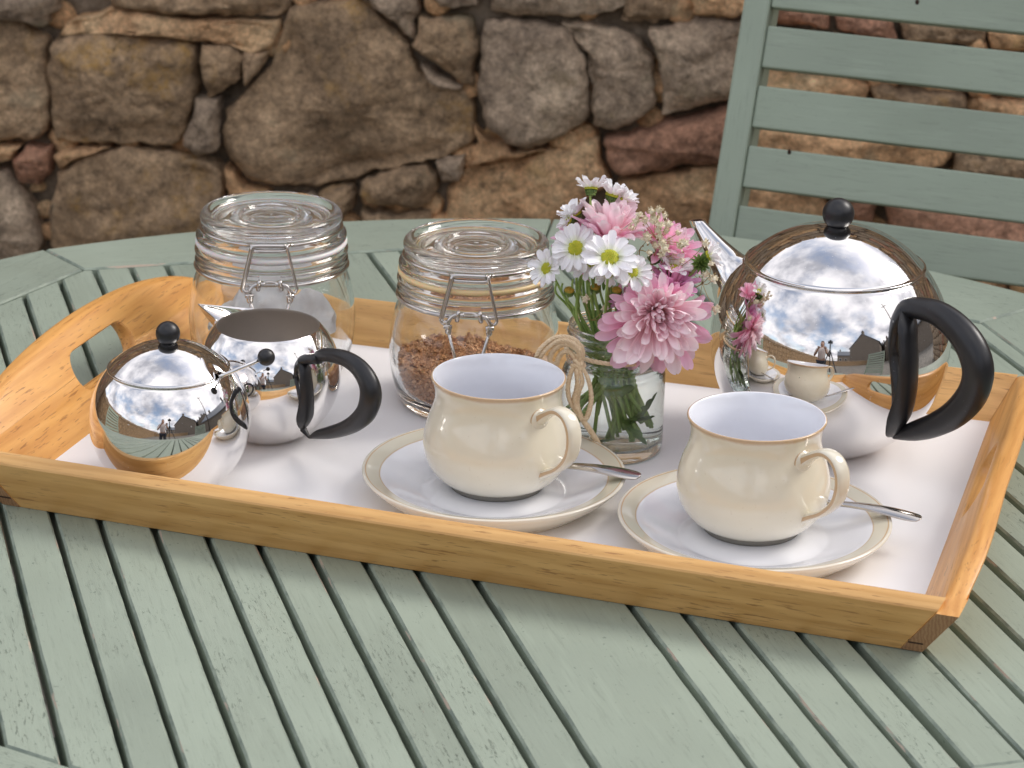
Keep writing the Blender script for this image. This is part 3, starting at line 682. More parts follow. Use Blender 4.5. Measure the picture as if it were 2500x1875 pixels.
for (a, b_, rx_) in ((1268, 552, 0.74), (1270, 886, 0.6)):     # pads of clay where the handle joins
    p_ = onp(*z4c(a, b_), cupc, n_ax) - Vector((cupc.x, cupc.y, cz)); rd = Vector((p_.x, p_.y, 0)).normalized(); rad_ = Vector((p_.x, p_.y, 0)).length
    c_ = Vector((rd.x * (rad_ - 0.02), rd.y * (rad_ - 0.02), p_.z)); Vs, Fs = sphere(1, 18, 12); hb_.add([c_ + rd * (v[0] * 0.42) + rd.cross(VZ) * (v[1] * rx_) + VZ * (v[2] * rx_) for v in Vs], Fs)
    rg_ = [c_ + rd * 0.06 + rd.cross(VZ) * (cos(a_) * rx_ * 0.93) + VZ * (sin(a_) * rx_ * 0.93) for a_ in [2 * pi * k_ / 28 for k_ in range(28)]]
    hb_.add(*tube(rg_, 0.06, 6, closed=True), 1)
V, F, M = hb_.V, hb_.F, hb_.M; han_me = mesh('cup_handle', V, F, (M_creamp, M_tan), M)
saucers = [Vector((-0.9956, 154.3258, T)), Vector((14.7997, 148.0184, T))]
cups = [Vector((-0.8388, 155.308, cz)), Vector((14.7618, 149.4221, cz))]
lab_s = ['banded cream saucer further left, touching the flower jar side, under the left cup', 'banded cream saucer nearest the right end of the tray, under the right cup']
lab_c = ['cream stoneware teacup in front of the coffee jar and left of the flower jar', 'cream stoneware teacup in front of the steel teapot']
lab_t = ['dark steel teaspoon with broad flat end, on the saucer of the left cup', 'ridged steel teaspoon with pointed end, on the saucer of the right cup']
for i in range(2):
    s_ = link('saucer', sau_me, None, saucers[i]); tag(s_, lab_s[i], 'saucer', 'saucers under the cups')
    cp = thing('teacup', lab_c[i], 'cup', cups[i], 0.0, 'cream teacups on saucers'); link('cup_body', cup_me, cp); link('handle', han_me, cp)
    # lumps of glaze where the handle joins
    tipz = [T + 2.25, T + 2.2][i]
    tipp = at(*[(1564, 1162), (2249, 1266)][i], tipz); mid_ = at(*[(1400, 1151.5), (2075, 1243.5)][i], T + 1.75)
    dirv = (mid_ - tipp); dirv.z = 0; dirv.normalize(); L = 13.6
    def spz(x): return tipz + (-0.06 * x if x < 9 else -0.54 - (x - 9) * 0.12)
    ang = math.atan2(dirv.y, dirv.x)
    V, F = [], []; prof_s = [(0, 0.12, 0.05), (0.15, 0.38, 0.07), (0.6, 0.52, 0.09), (1.6, 0.55, 0.10), (3.0, 0.46, 0.11), (5.0, 0.30, 0.13), (7.0, 0.20, 0.15), (8.6, 0.19, 0.15), (9.4, 0.35, 0.12), (10.2, 0.85, 0.1), (11.3, 1.25, 0.09), (12.3, 1.25, 0.09), (13.1, 0.9, 0.09), (13.5, 0.4, 0.08), (13.6, 0.05, 0.07)]
    q = crs(prof_s, 4); m = 14
    for x, w, t_ in q:
        dip = -0.45 * sin(pi * min(max((x - 9.4) / 4.2, 0), 1)); arch = 0.22 * sin(pi * min(x / 6, 1))
        for j in range(m):
            th = 2 * pi * j / m; y = cos(th) * w; zz = sin(th) * t_ + (dip * (1 - (y / 1.3) ** 2) if x > 9.4 else 0) + arch - (0.10 * (y / 0.55) ** 2 if x < 6 else 0)
            if i == 1 and x < 6 and abs(y) < 0.35 * w / 0.5 and sin(th) > 0: zz -= 0.04
            V.append((x, y, zz + spz(x) - tipz))
    for k in range(len(q) - 1):
        for j in range(m): F.append((k * m + j, k * m + (j + 1) % m, (k + 1) * m + (j + 1) % m, (k + 1) * m + j))
    F += [tuple(range(m))[::-1], tuple(range((len(q) - 1) * m, len(q) * m))]
    tag(obj('teaspoon', V, F, M_spoonm, None, tuple(tipp), (-radians(12 if i == 0 else 8), 0, ang)), lab_t[i], 'spoon', 'teaspoons on the saucers')

# ================================================================ clip-top jars
NB = 96
def fine(p, n=3): return crs(p, n)
jar_out = [(0, 0.25), (3.9, 0.25), (4.1, 0.0), (4.55, 0.0), (4.95, 0.25), (5.25, 0.8), (5.5, 1.6), (5.7, 2.6), (5.8, 3.7), (5.8, 4.7), (5.7, 5.7), (5.5, 6.7), (5.25, 7.5), (5.1, 7.85), (5.06, 8.05), (5.16, 8.25), (5.3, 8.42), (5.31, 8.6), (5.16, 8.78), (5.14, 8.95), (5.3, 9.1), (5.31, 9.35), (5.16, 9.52), (5.05, 9.66), (4.9, 9.7), (4.7, 9.66)]
jar_in = [(4.6, 9.5), (4.62, 8.8), (4.7, 8.0), (4.95, 7.4), (5.2, 6.5), (5.38, 5.6), (5.48, 4.6), (5.46, 3.6), (5.36, 2.6), (5.15, 1.7), (4.85, 1.05), (4.3, 0.72), (3.2, 0.66), (0, 0.64)]
V, F = lathe(fine(jar_out + jar_in, 2), NB); jar_glass_me = {}
lid_p = [(0, 11.72), (1.55, 11.7), (1.85, 11.78), (1.98, 11.96), (2.12, 11.98), (2.3, 11.82), (2.6, 11.72), (3.4, 11.68), (3.95, 11.72), (4.2, 11.95), (4.45, 12.08), (4.68, 12.06), (4.86, 11.9), (4.92, 11.65), (4.86, 11.4), (4.66, 11.22), (4.5, 11.1), (4.5, 10.95), (4.68, 10.78), (5.0, 10.66), (5.18, 10.5), (5.22, 10.25), (5.16, 10.05), (4.95, 9.99), (4.5, 9.98), (4.42, 9.75), (4.34, 9.5), (4.22, 9.45), (4.12, 9.6), (4.02, 10.3), (3.9, 10.9), (3.6, 11.14), (2.6, 11.22), (2.3, 11.05), (1.9, 11.0), (1.6, 11.22), (0, 11.26)][::-1]
Vl, Fl = lathe(fine(lid_p, 2), NB)
g_p = [(4.66, 9.70), (4.95, 9.69), (5.16, 9.60), (5.26, 9.75), (5.24, 9.98), (4.66, 9.98)]
Vg, Fg = lathe(g_p, NB, True)
def P3(*a): return [tuple(x) for x in a]
def rounded(pts, n=5, closed=False): return crs(pts, n)
KZ = 0.968
V, Vl, Vg = [[(x, y, z * KZ) for x, y, z in q_] for q_ in (V, Vl, Vg)]
def jar(name_label, cat_group, c, rz, gl, rub):
    t = thing('clip_top_jar', name_label, 'jar', (c.x, c.y, T), rz, cat_group)
    obj('jar_glass', V, F, gl, t); obj('lid', Vl, Fl, gl, t); obj('gasket', Vg, Fg, rub, t)
    # wires, measured on the near jar: the clasp hangs in front (local -y)
    def arc_(r, z, a0, a1, n=72): return [(r * cos(radians(a0 + (a1 - a0) * i / n)), r * sin(radians(a0 + (a1 - a0) * i / n)), z) for i in range(n + 1)]
    b = B()
    b.add(*tube(arc_(5.26, 8.08, -90 + 11, 270 - 11), 0.15, 10))
    b.add(*tube(arc_(5.22, 8.80, -90 + 8, 270 - 8), 0.055, 8))
    b.obj('neck_wire', (M_wire,), t)
    b = B(); a0, a1 = -90 + 16, 270 - 16
    p = arc_(4.84, 10.92, a0, a1); p = [(1.2, -5.08, 10.98), (1.25, -4.85, 11.0)] + p + [(-1.25, -4.85, 11.0), (-1.2, -5.08, 10.98)]
    b.add(*tube(p, 0.14, 10)); b.add(*tube(rounded([(1.2, -5.08, 10.98), (1.08, -5.14, 10.72), (0.6, -5.2, 10.66), (-0.6, -5.2, 10.66), (-1.08, -5.14, 10.72), (-1.2, -5.08, 10.98)]), 0.15, 10)); b.obj('lid_wire', (M_wire,), t)
    b = B()
    loop = [(-0.95, -5.22, 11.05), (0.95, -5.22, 11.05), (1.18, -5.27, 10.9), (1.28, -5.33, 10.5), (1.78, -5.66, 8.35), (1.80, -5.72, 8.0), (1.62, -5.75, 7.82), (1.42, -5.8, 7.95)]
    b.add(*tube(rounded(loop[:1] + loop), 0.105, 10)); b.add(*tube(rounded([(-x, y, z) for x, y, z in loop[:1] + loop]), 0.165, 10)); b.obj('bail', (M_wire,), t)
    b = B()
    for s in (-1, 1):
        b.add(*tube(rounded([(s * 1.0, -5.18, 8.10), (s * 0.85, -5.45, 8.16), (s * 0.72, -5.62, 8.35), (s * 0.70, -5.72, 8.62), (s * 0.72, -5.85, 8.55), (s * 0.74, -5.84, 8.25), (s * 0.8, -5.7, 8.0)]), 0.15, 10))     # eyelets
        b.add(*tube(rounded([(s * 0.36, -5.68, 8.42), (s * 0.8, -5.74, 8.42), (s * 1.12, -5.76, 8.30), (s * 1.36, -5.80, 7.9), (s * 1.42, -5.84, 7.3), (s * 1.30, -5.95, 7.2), (s * 1.28, -5.9, 7.5), (s * 1.35, -5.9, 7.75)]), 0.15, 10))
        b.add(*tube([(s * 1.66, -5.86, 7.62), (s * 1.1, -5.9, 7.62)], 0.155, 10))
        b.add(*tube([(s * 1.42, -5.88, 7.6), (s * 0.85, -6.02, 5.3), (s * 0.72, -6.02, 5.1)], 0.11, 10))
    b.add(*tube(rounded([(-0.72, -6.02, 5.1), (-0.5, -6.02, 4.98), (0.5, -6.02, 4.98), (0.72, -6.02, 5.1)]), 0.11, 10))
    b.add(*tube(rounded([(-0.5, -5.68, 8.42), (-0.3, -5.66, 8.55), (0.3, -5.66, 8.55), (0.5, -5.68, 8.42)]), 0.09, 10))
    b.obj('clasp', (M_wire,), t)
    for ch in t.children:
        if 'wire' in ch.name or 'bail' in ch.name or 'clasp' in ch.name: ch.scale = (1, 1, KZ)
    return t
jc1 = at(666, 900, T); jc2 = at(1156, 979, T)
jar('clip-top glass jar holding tea bags, behind the milk jug', 'clip-top glass jars', jc1, radians(4), M_glassb, M_rub_w)
jar('clip-top glass jar with amber seal holding brown coffee granules', 'clip-top glass jars', jc2, radians(-3), M_glass, M_rub_y)
# coffee: a settled heap skinned with loose granules
b = B(); Rc = R
def top_z(x, y): return 2.85 + 0.35 * noise.noise(Vector((x * 0.5, y * 0.5, 1))) - 0.10 * x - 0.04 * y
inr = crs([(0, 0.7), (3.2, 0.74), (4.25, 0.82), (4.78, 1.15), (5.07, 1.8), (5.27, 2.6), (5.36, 3.6)], 4)
core = [(max(r - 0.28, 0), z + 0.22) for r, z in inr]
Vc, Fc = lathe(core + [(4.2, 3.5), (2, 3.5), (0, 3.5)], 48)
b.add([(x, y, min(z, top_z(x, y) - 0.12)) for x, y, z in Vc], Fc)
def chunk(p, s):
    ax = Vector((Rc.gauss(0, 1), Rc.gauss(0, 1), Rc.gauss(0, 1))).normalized(); q = Matrix.Rotation(Rc.uniform(0, 6.28), 3, ax)
    base = [(1, 0, 0), (-1, 0, 0), (0, 1, 0), (0, -1, 0), (0, 0, 0.8), (0, 0, -0.8)]
    Vv = [q @ Vector((x * s * Rc.uniform(0.8, 1.15), y * s * Rc.uniform(0.8, 1.1), z * s * Rc.uniform(0.7, 1.1))) + p for x, y, z in base]
    b.add(Vv, [(0, 2, 4), (2, 1, 4), (1, 3, 4), (3, 0, 4), (2, 0, 5), (1, 2, 5), (3, 1, 5), (0, 3, 5)])
for _ in range(4200):
    i = Rc.random() * (len(inr) - 1); k = int(i); r = inr[k][0] + (inr[min(k + 1, len(inr) - 1)][0] - inr[k][0]) * (i - k); z = inr[k][1] + (inr[min(k + 1, len(inr) - 1)][1] - inr[k][1]) * (i - k)
    a = Rc.uniform(0, 2 * pi); r -= Rc.uniform(0.14, 0.26); x, y = r * cos(a), r * sin(a); z += 0.1
    if z < top_z(x, y) + 0.1: chunk(Vector((x, y, z)), Rc.uniform(0.12, 0.22))
for _ in range(2600):
    a = Rc.uniform(0, 2 * pi); r = 5.15 * sqrt(Rc.random()); x, y = r * cos(a), r * sin(a); chunk(Vector((x, y, top_z(x, y) + Rc.uniform(-0.12, 0.14) - 0.02)), Rc.uniform(0.13, 0.24))
tag(b.obj('coffee_granules', (M_coffee,), None, (jc2.x, jc2.y, T), smooth=False), 'brown instant coffee granules heaped inside the amber-sealed jar', 'coffee', kind='stuff')
# tea bags
def bag_mesh(seed, w=2.5):
    n = 14; Vv, Ff = [], []
    for side in (1, -1):
        for i in range(n + 1):
            for j in range(n + 1):
                u, v = 2 * i / n - 1, 2 * j / n - 1
                x = u * sqrt(1 - v * v / 2) * w * 1.05; y = v * sqrt(1 - u * u / 2) * w * 1.05
                e_ = max(0, 1 - (u * u + v * v) * 0.62)
                z = side * (0.04 + 0.42 * e_ ** 0.7) + 0.75 * noise.noise(Vector((x * 0.55, y * 0.55, seed * 5.1))) + 0.24 * noise.noise(Vector((x * 1.2, y * 1.2, seed * 7.1))) + 0.24 * noise.noise(Vector((x * 2.2, y * 2.2, seed * 3.3 + side))) + 0.05 * x * y * (1 if seed % 2 else -1)
                Vv.append((x, y, z))
        o_ = 0 if side == 1 else (n + 1) ** 2
        for i in range(n):
            for j in range(n):
                f = (o_ + i * (n + 1) + j, o_ + (i + 1) * (n + 1) + j, o_ + (i + 1) * (n + 1) + j + 1, o_ + i * (n + 1) + j + 1); Ff.append(f if side == 1 else f[::-1])
    return Vv, Ff
bags = [((-0.4, 0.6, 4.0), (1.15, 0.25, 0.4), 'tea bag standing upright at the top of the pile, behind the jar clasp'), ((2.2, 0.3, 3.3), (0.95, -0.2, -0.7), 'tea bag leaning against the right glass of the tea bag jar'), ((-2.3, 1.0, 2.2), (0.7, 0.3, 0.9), 'tea bag low at the left side of the tea bag jar'),
        ((1.6, -1.9, 2.0), (0.6, 0.45, 0.2), 'tea bag low in front on the right inside the tea bag jar'), ((0.2, 2.6, 2.2), (1.0, 0.1, 0.2), 'tea bag standing at the back inside the tea bag jar'), ((-0.6, -1.6, 1.4), (0.15, 0.1, 0.6), 'tea bag lying flat at the bottom of the jar')]
for i, (p, r_, lb) in enumerate(bags):
    Vv, Ff = bag_mesh(i + 1, 2.35); tag(obj('tea_bag', Vv, Ff, M_paper, None, (jc1.x + p[0], jc1.y + p[1], T + p[2]), r_), lb, 'tea bag', 'tea bags in the glass jar')

# ================================================================ flower jar, water, twine
vc = at(1491.6, 1093.7, T)
vo = [(0, 0.12), (2.6, 0.12), (2.75, 0.0), (3.0, 0.02), (3.26, 0.2), (3.35, 0.55), (3.37, 1.1), (3.37, 3.0), (3.37, 5.1), (3.34, 5.5), (3.22, 5.78), (3.08, 5.95), (3.05, 6.15), (3.14, 6.3), (3.16, 6.5), (3.08, 6.66), (3.06, 6.9), (3.06, 7.35), (3.14, 7.5), (3.14, 7.62), (3.05, 7.75), (3.04, 8.0), (3.12, 8.12), (3.12, 8.22), (3.02, 8.35), (3.03, 8.5), (3.06, 8.62), (3.0, 8.72), (2.88, 8.72)]
vi = [(2.8, 8.6), (2.78, 8.0), (2.78, 6.3), (2.86, 5.9), (3.02, 5.6), (3.1, 5.2), (3.1, 3.0), (3.1, 1.2), (3.0, 0.9), (2.6, 0.78), (0, 0.74)]
Vv, Ff = lathe(fine(vo + vi, 2), 96); tag(obj('flower_jar', Vv, Ff, M_vglass, None, (vc.x, vc.y, T)), 'small open glass jar of water holding the flowers, tied with twine', 'jar')
wz = 6.0
Vv, Ff = lathe([(0, 0.70), (2.62, 0.74), (3.03, 0.88), (3.14, 1.2), (3.14, 3.0), (3.14, 5.2), (3.06, 5.6), (2.92, 5.85), (2.86, wz + 0.05), (2.70, wz), (0, wz)], 96)
tag(obj('water', Vv, Ff, M_water, None, (vc.x, vc.y, T)), 'clear water filling the flower jar up to its neck', 'water', kind='stuff')
z2 = lambda a, b_: (1280 + a / 3.686, 700 + b_ / 3.686)
pl = Vector((vc.x, vc.y - 3.45, 0))
tw = thing('twine', 'beige jute twine tied in a bow round the neck of the flower jar', 'twine', (vc.x, vc.y, T))
def tpx(pts, dep=None):
    out = []
    for q_ in pts:
        off = q_[2] if len(q_) > 2 else 0; out.append(onp(*z2(q_[0], q_[1]), pl + Vector((0, -off, 0)), VY) - Vector((vc.x, vc.y, T)))
    return out
rp = lambda pts, r, s=3, pt=0.9: rope(resample(crs([tuple(p) for p in pts], 10), 0.09), r, s, pt)
V1 = [(3.16 * cos(a), 3.16 * sin(a), 7.0 + 0.06 * sin(a * 2)) for a in [2 * pi * i / 60 for i in range(61)]]
rope(resample(V1, 0.09), 0.15, 3, 0.95).obj('neck_loop', (M_twine,), tw)
kx, ky = 485, 690
loops = [[(kx, ky, 0), (530, 620, .3), (515, 545, .5), (460, 480, .5), (380, 450, .5), (280, 455, .5), (190, 510, .5), (130, 580, .4), (105, 640, .3)],
         [(kx - 15, ky, 0), (490, 600, .3), (440, 540, .4), (370, 515, .4), (300, 530, .4), (250, 580, .3), (225, 640, .2), (240, 690, .1), (285, 690, .1), (300, 640, .1), (340, 590, .2), (400, 580, .25), (450, 640, .2), (kx, ky, 0)],
         [(kx, ky + 5, .1), (505, 640, .4), (500, 570, .6), (450, 510, .6), (370, 478, .6), (290, 490, .6), (215, 545, .5), (165, 600, .4), (130, 655, .3)],
         [(kx - 10, ky, .1), (430, 740, .4), (400, 830, .5), (388, 930, .5), (410, 1030, .5), (455, 1110, .5), (505, 1180, .5), (560, 1260, .4), (615, 1340, .2), (665, 1425, -.1)],
         [(kx, ky, .1), (470, 760, .5), (480, 850, .6), (465, 940, .6), (448, 1010, .6), (465, 1090, .6), (510, 1170, .5), (545, 1215, .4), (600, 1290, .3), (650, 1370, .1), (690, 1455, -.2)],
         [(kx + 10, ky, .1), (530, 740, .5), (565, 810, .6), (590, 900, .6), (600, 990, .6), (588, 1080, .6), (562, 1160, .6), (530, 1190, .5), (505, 1150, .5), (480, 1080, .5), (475, 1000, .5), (495, 920, .6), (520, 850, .6), (505, 770, .5), (kx, ky, .2)]]
for L_ in loops + [[(a_ + (9 if i_ % 2 else -8) * sin(pi * k_ / (len(q_) - 1)), b_ + 12 * sin(pi * k_ / (len(q_) - 1)), o_ - .12) for k_, (a_, b_, o_) in enumerate(q_)] for i_, q_ in enumerate(loops)]: rp(tpx(L_), 0.135, 3, 0.7).obj('strand', (M_twine,), tw)
kc = tpx([(kx, ky, 0.15)])[0]
kb = B()
for i in range(4):
    ax = Matrix.Rotation(0.8 * i + 0.3, 3, 'Y'); p_ = [kc + ax @ Vector((0.34 * cos(a), -0.1 - 0.22 * sin(a), 0.14 * (i - 1.5) + 0.12 * sin(a))) for a in [2 * pi * k / 20 for k in range(21)]]
    r_ = rope(p_, 0.13, 3, 0.8); kb.add(r_.V, r_.F)
kb.obj('knot', (M_twine,), tw)
hb = B()
for L_ in loops + loops[3:]:
    P_ = [Vector(p) for p in crs([tuple(p) for p in tpx(L_)], 6)]
    for _ in range(22):
        p = Rc.choice(P_); d_ = Vector((Rc.gauss(0, 1), Rc.gauss(0, 1), Rc.gauss(0, 1))).normalized() * Rc.uniform(0.2, 0.42); hb.add(*tube([p, p + d_ * 0.6, p + d_ + Vector((0, 0, -0.05))], 0.011, 3))
tag(hb.obj('loose_fibres', (M_twine,), tw), kind='stuff')

# ---------------------------------------------------------------- flowers
def petal_mesh(name, mat, width, bend, cup, notch_=0.0, base=0.35, wave=0.0, seed=0):
    ts = (0, .12, .25, .4, .55, .69, .8, .88, .94, .98, 1.0); nx, ny = 10, 4; Vv, Ff = [], []
    for i in range(nx + 1):
        t = ts[i]; w = width * (base + (1 - base) * sin(min(t * 1.15, 1) * pi / 2)) * sqrt(max(0.02, 1 - max(0, (t - 0.76) / 0.24) ** 2))
        for j in range(ny + 1):
            s = 2 * j / ny - 1
            x = t - (notch_ * (1 - abs(s)) if i == nx else 0)
            z = bend * t * t + cup * (s * s) * w * (1 - 0.3 * t) + wave * sin(t * 7 + seed) * 0.3 * s - 0.015 * (1 if j in (1, 3) else 0)
            Vv.append((x, s * w, z))
    for i in range(nx):
        for j in range(ny): Ff.append((i * (ny + 1) + j, (i + 1) * (ny + 1) + j, (i + 1) * (ny + 1) + j + 1, i * (ny + 1) + j + 1))
    return mesh(name, Vv, Ff, (mat,))
DP = [petal_mesh('petal', M_white_petal, 0.20, b_, c_, 0.03, 0.45, w_, k) for k, (b_, c_, w_) in enumerate([(-0.10, 0.5, 0.1), (0.02, 0.7, 0.2), (-0.28, 0.4, 0.15), (-0.02, 0.3, 0.1), (0.12, 0.9, 0.2)])]
def pset(mat, w=0.155): return [petal_mesh('petal', mat, w * k2, b_, c_, 0.02, 0.45, 0.12, k) for k, (b_, c_, k2) in enumerate([(0.30, 1.3, 1.0), (0.15, 1.0, 1.1), (-0.05, 0.7, 1.15), (-0.25, 0.6, 1.0)])]
PI_, PO_, PD_ = pset(M_pink_in, 0.118), pset(M_pink_out, 0.102), pset(M_pink_deep, 0.115)
def frame(axis):
    z = Vector(axis).normalized(); x = (VX if abs(z.x) < 0.9 else VZ); x = (x - z * x.dot(z)).normalized(); y = z.cross(x)
    return Matrix(((x.x, y.x, z.x, 0), (x.y, y.y, z.y, 0), (x.z, y.z, z.z, 0), (0, 0, 0, 1)))
def put(me, parent, fr, az, el, r0, scale, roll=0.0, lift=0.0, wsc=1.0):
    mt = fr @ Matrix.Rotation(az, 4, 'Z') @ Matrix.Translation((r0 * S, 0, lift * S)) @ Matrix.Rotation(-el, 4, 'Y') @ Matrix.Rotation(roll, 4, 'X') @ Matrix.Diagonal((scale, scale * wsc, scale, 1))
    return link('petal', me, parent, mat=mt)
def head_at(a, b_, off): return onp(1250 + a / 4.148, 420 + b_ / 4.148, Vector((vc.x, vc.y - off, 0)), VY)
def stem_to(parent, head, axis, r=0.085, seed=0, bot=None):
    "from under the head, through the neck of the jar, down into the water"
    ax = Vector(axis).normalized(); rr_ = random.Random(seed * 13 + 5)
    h = head - ax * 0.25; c = Vector((vc.x, vc.y, T)); d = h - c
    nk = c + Vector((max(-2.3, min(1.9, d.x * 0.66 + rr_.uniform(-.45, .45))), max(-1.8, min(1.8, d.y * 0.5 + rr_.uniform(-.6, .6))), 8.6))
    lo = bot if bot else c + Vector((max(-2.3, min(2.3, -d.x * 0.45 + rr_.uniform(-1.5, 1.5))), rr_.uniform(-1.9, 1.2), rr_.uniform(1.1, 2.8)))
    k = (h - nk).length
    pts = crs([tuple(h - head), tuple(h - ax * 0.35 - Vector((0, 0, 0.3)) - head), tuple(nk.lerp(h, 0.45) + Vector((rr_.uniform(-.15, .15), 0, 0)) - head), tuple(nk - head), tuple(lo - head)], 8)
    V_, F_ = tube(pts, [r * (0.85 + 0.5 * i / len(pts)) for i in range(len(pts))], 8); return obj('stem', V_, F_, M_stem, parent)
def disc_mesh(r, mat, name, parent, fr, h=0.45):
    b_ = B(); V_, F_ = lathe([(r, -0.06), (r * 1.02, 0.02), (r * 0.9, r * h * 0.55), (r * 0.6, r * h * 0.9), (r * 0.25, r * h), (0, r * h)], 24); b_.add(V_, F_)
    k = 70
    for i in range(k):
        rr_ = r * 0.98 * sqrt((i + .5) / k); a = i * 2.39996; zz = r * h * (1 - (rr_ / r) ** 2.2) + 0.01; s = 0.055 * r / 0.4
        c_ = Vector((rr_ * cos(a), rr_ * sin(a), zz)); b_.add([c_ + Vector((s, 0, 0)), c_ + Vector((0, s, 0)), c_ + Vector((-s, 0, 0)), c_ + Vector((0, -s, 0)), c_ + Vector((0, 0, s * 1.3))], [(0, 1, 4), (1, 2, 4), (2, 3, 4), (3, 0, 4)])
    return b_.obj(name, (mat,), parent, mat=fr)
def calyx_mesh(r, parent, fr):
    b_ = B(); V_, F_ = lathe([(0, -r * 1.5), (r * 0.5, -r * 1.35), (r * 0.95, -r * 0.7), (r * 1.05, -0.05), (r * 0.6, 0.0)], 18); b_.add(V_, F_)
    for ring_ in range(2):
        for i in range(14):
            a = 2 * pi * (i + ring_ * .5) / 14; z_ = -r * (0.35 + 0.5 * ring_); q = r * (1.06 - 0.18 * ring_)
            c_ = Vector((q * cos(a), q * sin(a), z_)); t_ = Vector((-sin(a), cos(a), 0)); b_.add([c_ - t_ * r * 0.2 + Vector((0, 0, -r * .4)), c_ + t_ * r * 0.2 + Vector((0, 0, -r * .4)), c_ * 1.0 + Vector((cos(a) * r * .18, sin(a) * r * .18, r * 0.4)), c_ * 0.9 + Vector((0, 0, -r * .1))], [(0, 1, 2), (0, 2, 3), (1, 3, 2)])
    return b_.obj('calyx', (M_calyx,), parent, mat=fr)
def daisy(a, b_, off, axis, r, n, label, seed, el=8, group='white daisies in the flower jar', droop=None):
    r *= 1.1; h = head_at(a, b_, off); ax = Vector((axis[0], -axis[1], axis[2])); fr = frame(ax); rr_ = random.Random(seed)
    t = thing('daisy', label, 'flower', tuple(h), 0, group)
    for lay in range(2):
        for i in range(n):
            e_ = radians(el + (10 if lay else 0) + rr_.gauss(0, 7)); az = 2 * pi * (i + 0.5 * lay) / n + rr_.gauss(0, 0.05)
            if droop and cos(az - droop) > 0.4: e_ += radians(50 * cos(az - droop))
            if lay and i % 2: continue
            put(rr_.choice(DP), t, fr, az, e_, r * 0.20, r * rr_.uniform(0.74, 0.86), rr_.gauss(0, 0.15), 0.02 * lay, rr_.uniform(0.9, 1.1))
    disc_mesh(r * 0.33, M_disc, 'disc', t, fr, 0.5); calyx_mesh(r * 0.26, t, fr @ Matrix.Translation((0, 0, -0.0002))); stem_to(t, h, ax, 0.08, seed)
    return t
daisy(355, 975, 1.6, (-0.62, 0.62, 0.45), 1.18, 15, 'leftmost white daisy, turned to the left with green-yellow centre', 1, 20)
daisy(645, 770, 1.8, (-0.12, 0.80, 0.58), 1.42, 16, 'upper white daisy with round yellow centre, left of the middle', 2, 8)
daisy(990, 868, 4.2, (0.05, 0.62, 0.78), 1.62, 19, 'largest white daisy, in the middle front of the bunch', 3, 6)
daisy(1212, 1012, 3.7, (0.18, 0.60, 0.76), 1.22, 16, 'white daisy with yellow centre touching the big pink flower', 4, 6)
daisy(785, 905, 1.5, (-0.15, 0.78, 0.55), 1.30, 14, 'white daisy half hidden beneath the two largest daisies', 5, 20)
daisy(975, 1030, 1.7, (0.05, 0.70, 0.70), 0.92, 11, 'smallest open white daisy, low between the stems', 6, 10)
daisy(800, 170, 0.2, (0.02, -0.42, 0.9), 1.15, 13, 'topmost white daisy seen from beneath with green calyx', 7, 28)
daisy(1010, 235, -0.8, (0.25, -0.2, 0.92), 1.15, 13, 'white daisy behind and right of the topmost one', 8, 40)
daisy(1120, 275, -1.4, (0.55, -0.1, 0.8), 1.05, 13, 'white daisy at the upper right, behind the pale pink flower', 9, 35)
daisy(640, 430, -0.6, (-0.5, -0.1, 0.85), 1.15, 13, 'white daisy at the upper left, turned away', 10, 35)
daisy(575, 500, 0.2, (-0.85, 0.1, 0.45), 0.85, 11, 'small white daisy at the left edge seen from the side', 11, 25)
daisy(1640, 985, 1.2, (0.25, 0.35, 0.9), 1.25, 13, 'white daisy tucked behind the top of the big pink flower', 12, 40)
daisy(1990, 860, 1.0, (0.92, 0.1, 0.38), 1.1, 9, 'white daisy at the right edge pointing towards the teapot', 13, 45)
def mum(a, b_, off, axis, r, label, seed, layers, wob=1.0, droop_=0.0):
    h = head_at(a, b_, off); ax = Vector((axis[0], -axis[1], axis[2])); fr = frame(ax); rr_ = random.Random(seed)
    t = thing('chrysanthemum', label, 'flower', tuple(h), 0, 'pink chrysanthemums in the flower jar'); ph = 0
    for n, el, ln, st, k, r0 in layers:
        ph += 2.4
        for i in range(n):
            az = 2 * pi * i / n + ph + rr_.gauss(0, 0.09); e_ = radians(el + rr_.gauss(0, 6) * wob)
            pv = (fr.to_3x3() @ Vector((cos(az), sin(az), 0))).z; ln_ = ln * (1 + droop_ * (-pv) * max(0, 1 - el / 70)); e_ -= radians(14) * droop_ * 4 * max(0, -pv) * max(0, 1 - el / 60)
            put(st[min(3, max(0, k + rr_.choice((0, 0, 1, -1))))], t, fr, az, e_, r0 * r, r * ln_ * rr_.uniform(0.86, 1.1), rr_.gauss(0, 0.18), r * 0.10 * (el / 90), rr_.uniform(0.9, 1.2))
    if axis[1] > 0.3: disc_mesh(r * 0.07, M_disc2, 'disc', t, fr @ Matrix.Translation((0, 0, r * 0.16 * S)), 0.8)
    calyx_mesh(r * 0.16, t, fr @ Matrix.Translation((0, 0, -r * 0.05 * S))); stem_to(t, h, ax, 0.13, seed); return t
LF = [(8, 80, 0.26, PI_, 0, .09), (12, 70, 0.38, PI_, 0, .12), (15, 60, 0.50, PI_, 0, .13), (18, 49, 0.62, PI_, 0, .13), (20, 38, 0.73, PI_, 1, .13), (22, 26, 0.83, PI_, 1, .12), (22, 15, 0.92, PI_, 2, .11), (22, 4, 1.0, PO_, 2, .10), (18, -8, 1.04, PO_, 2, .08)]
mum(1462, 1425, 3.3, (0.18, 0.90, 0.0), 3.2, 'biggest pink flower, fully open, hanging over the right front of the jar', 21, LF, 1.8, 0.30)
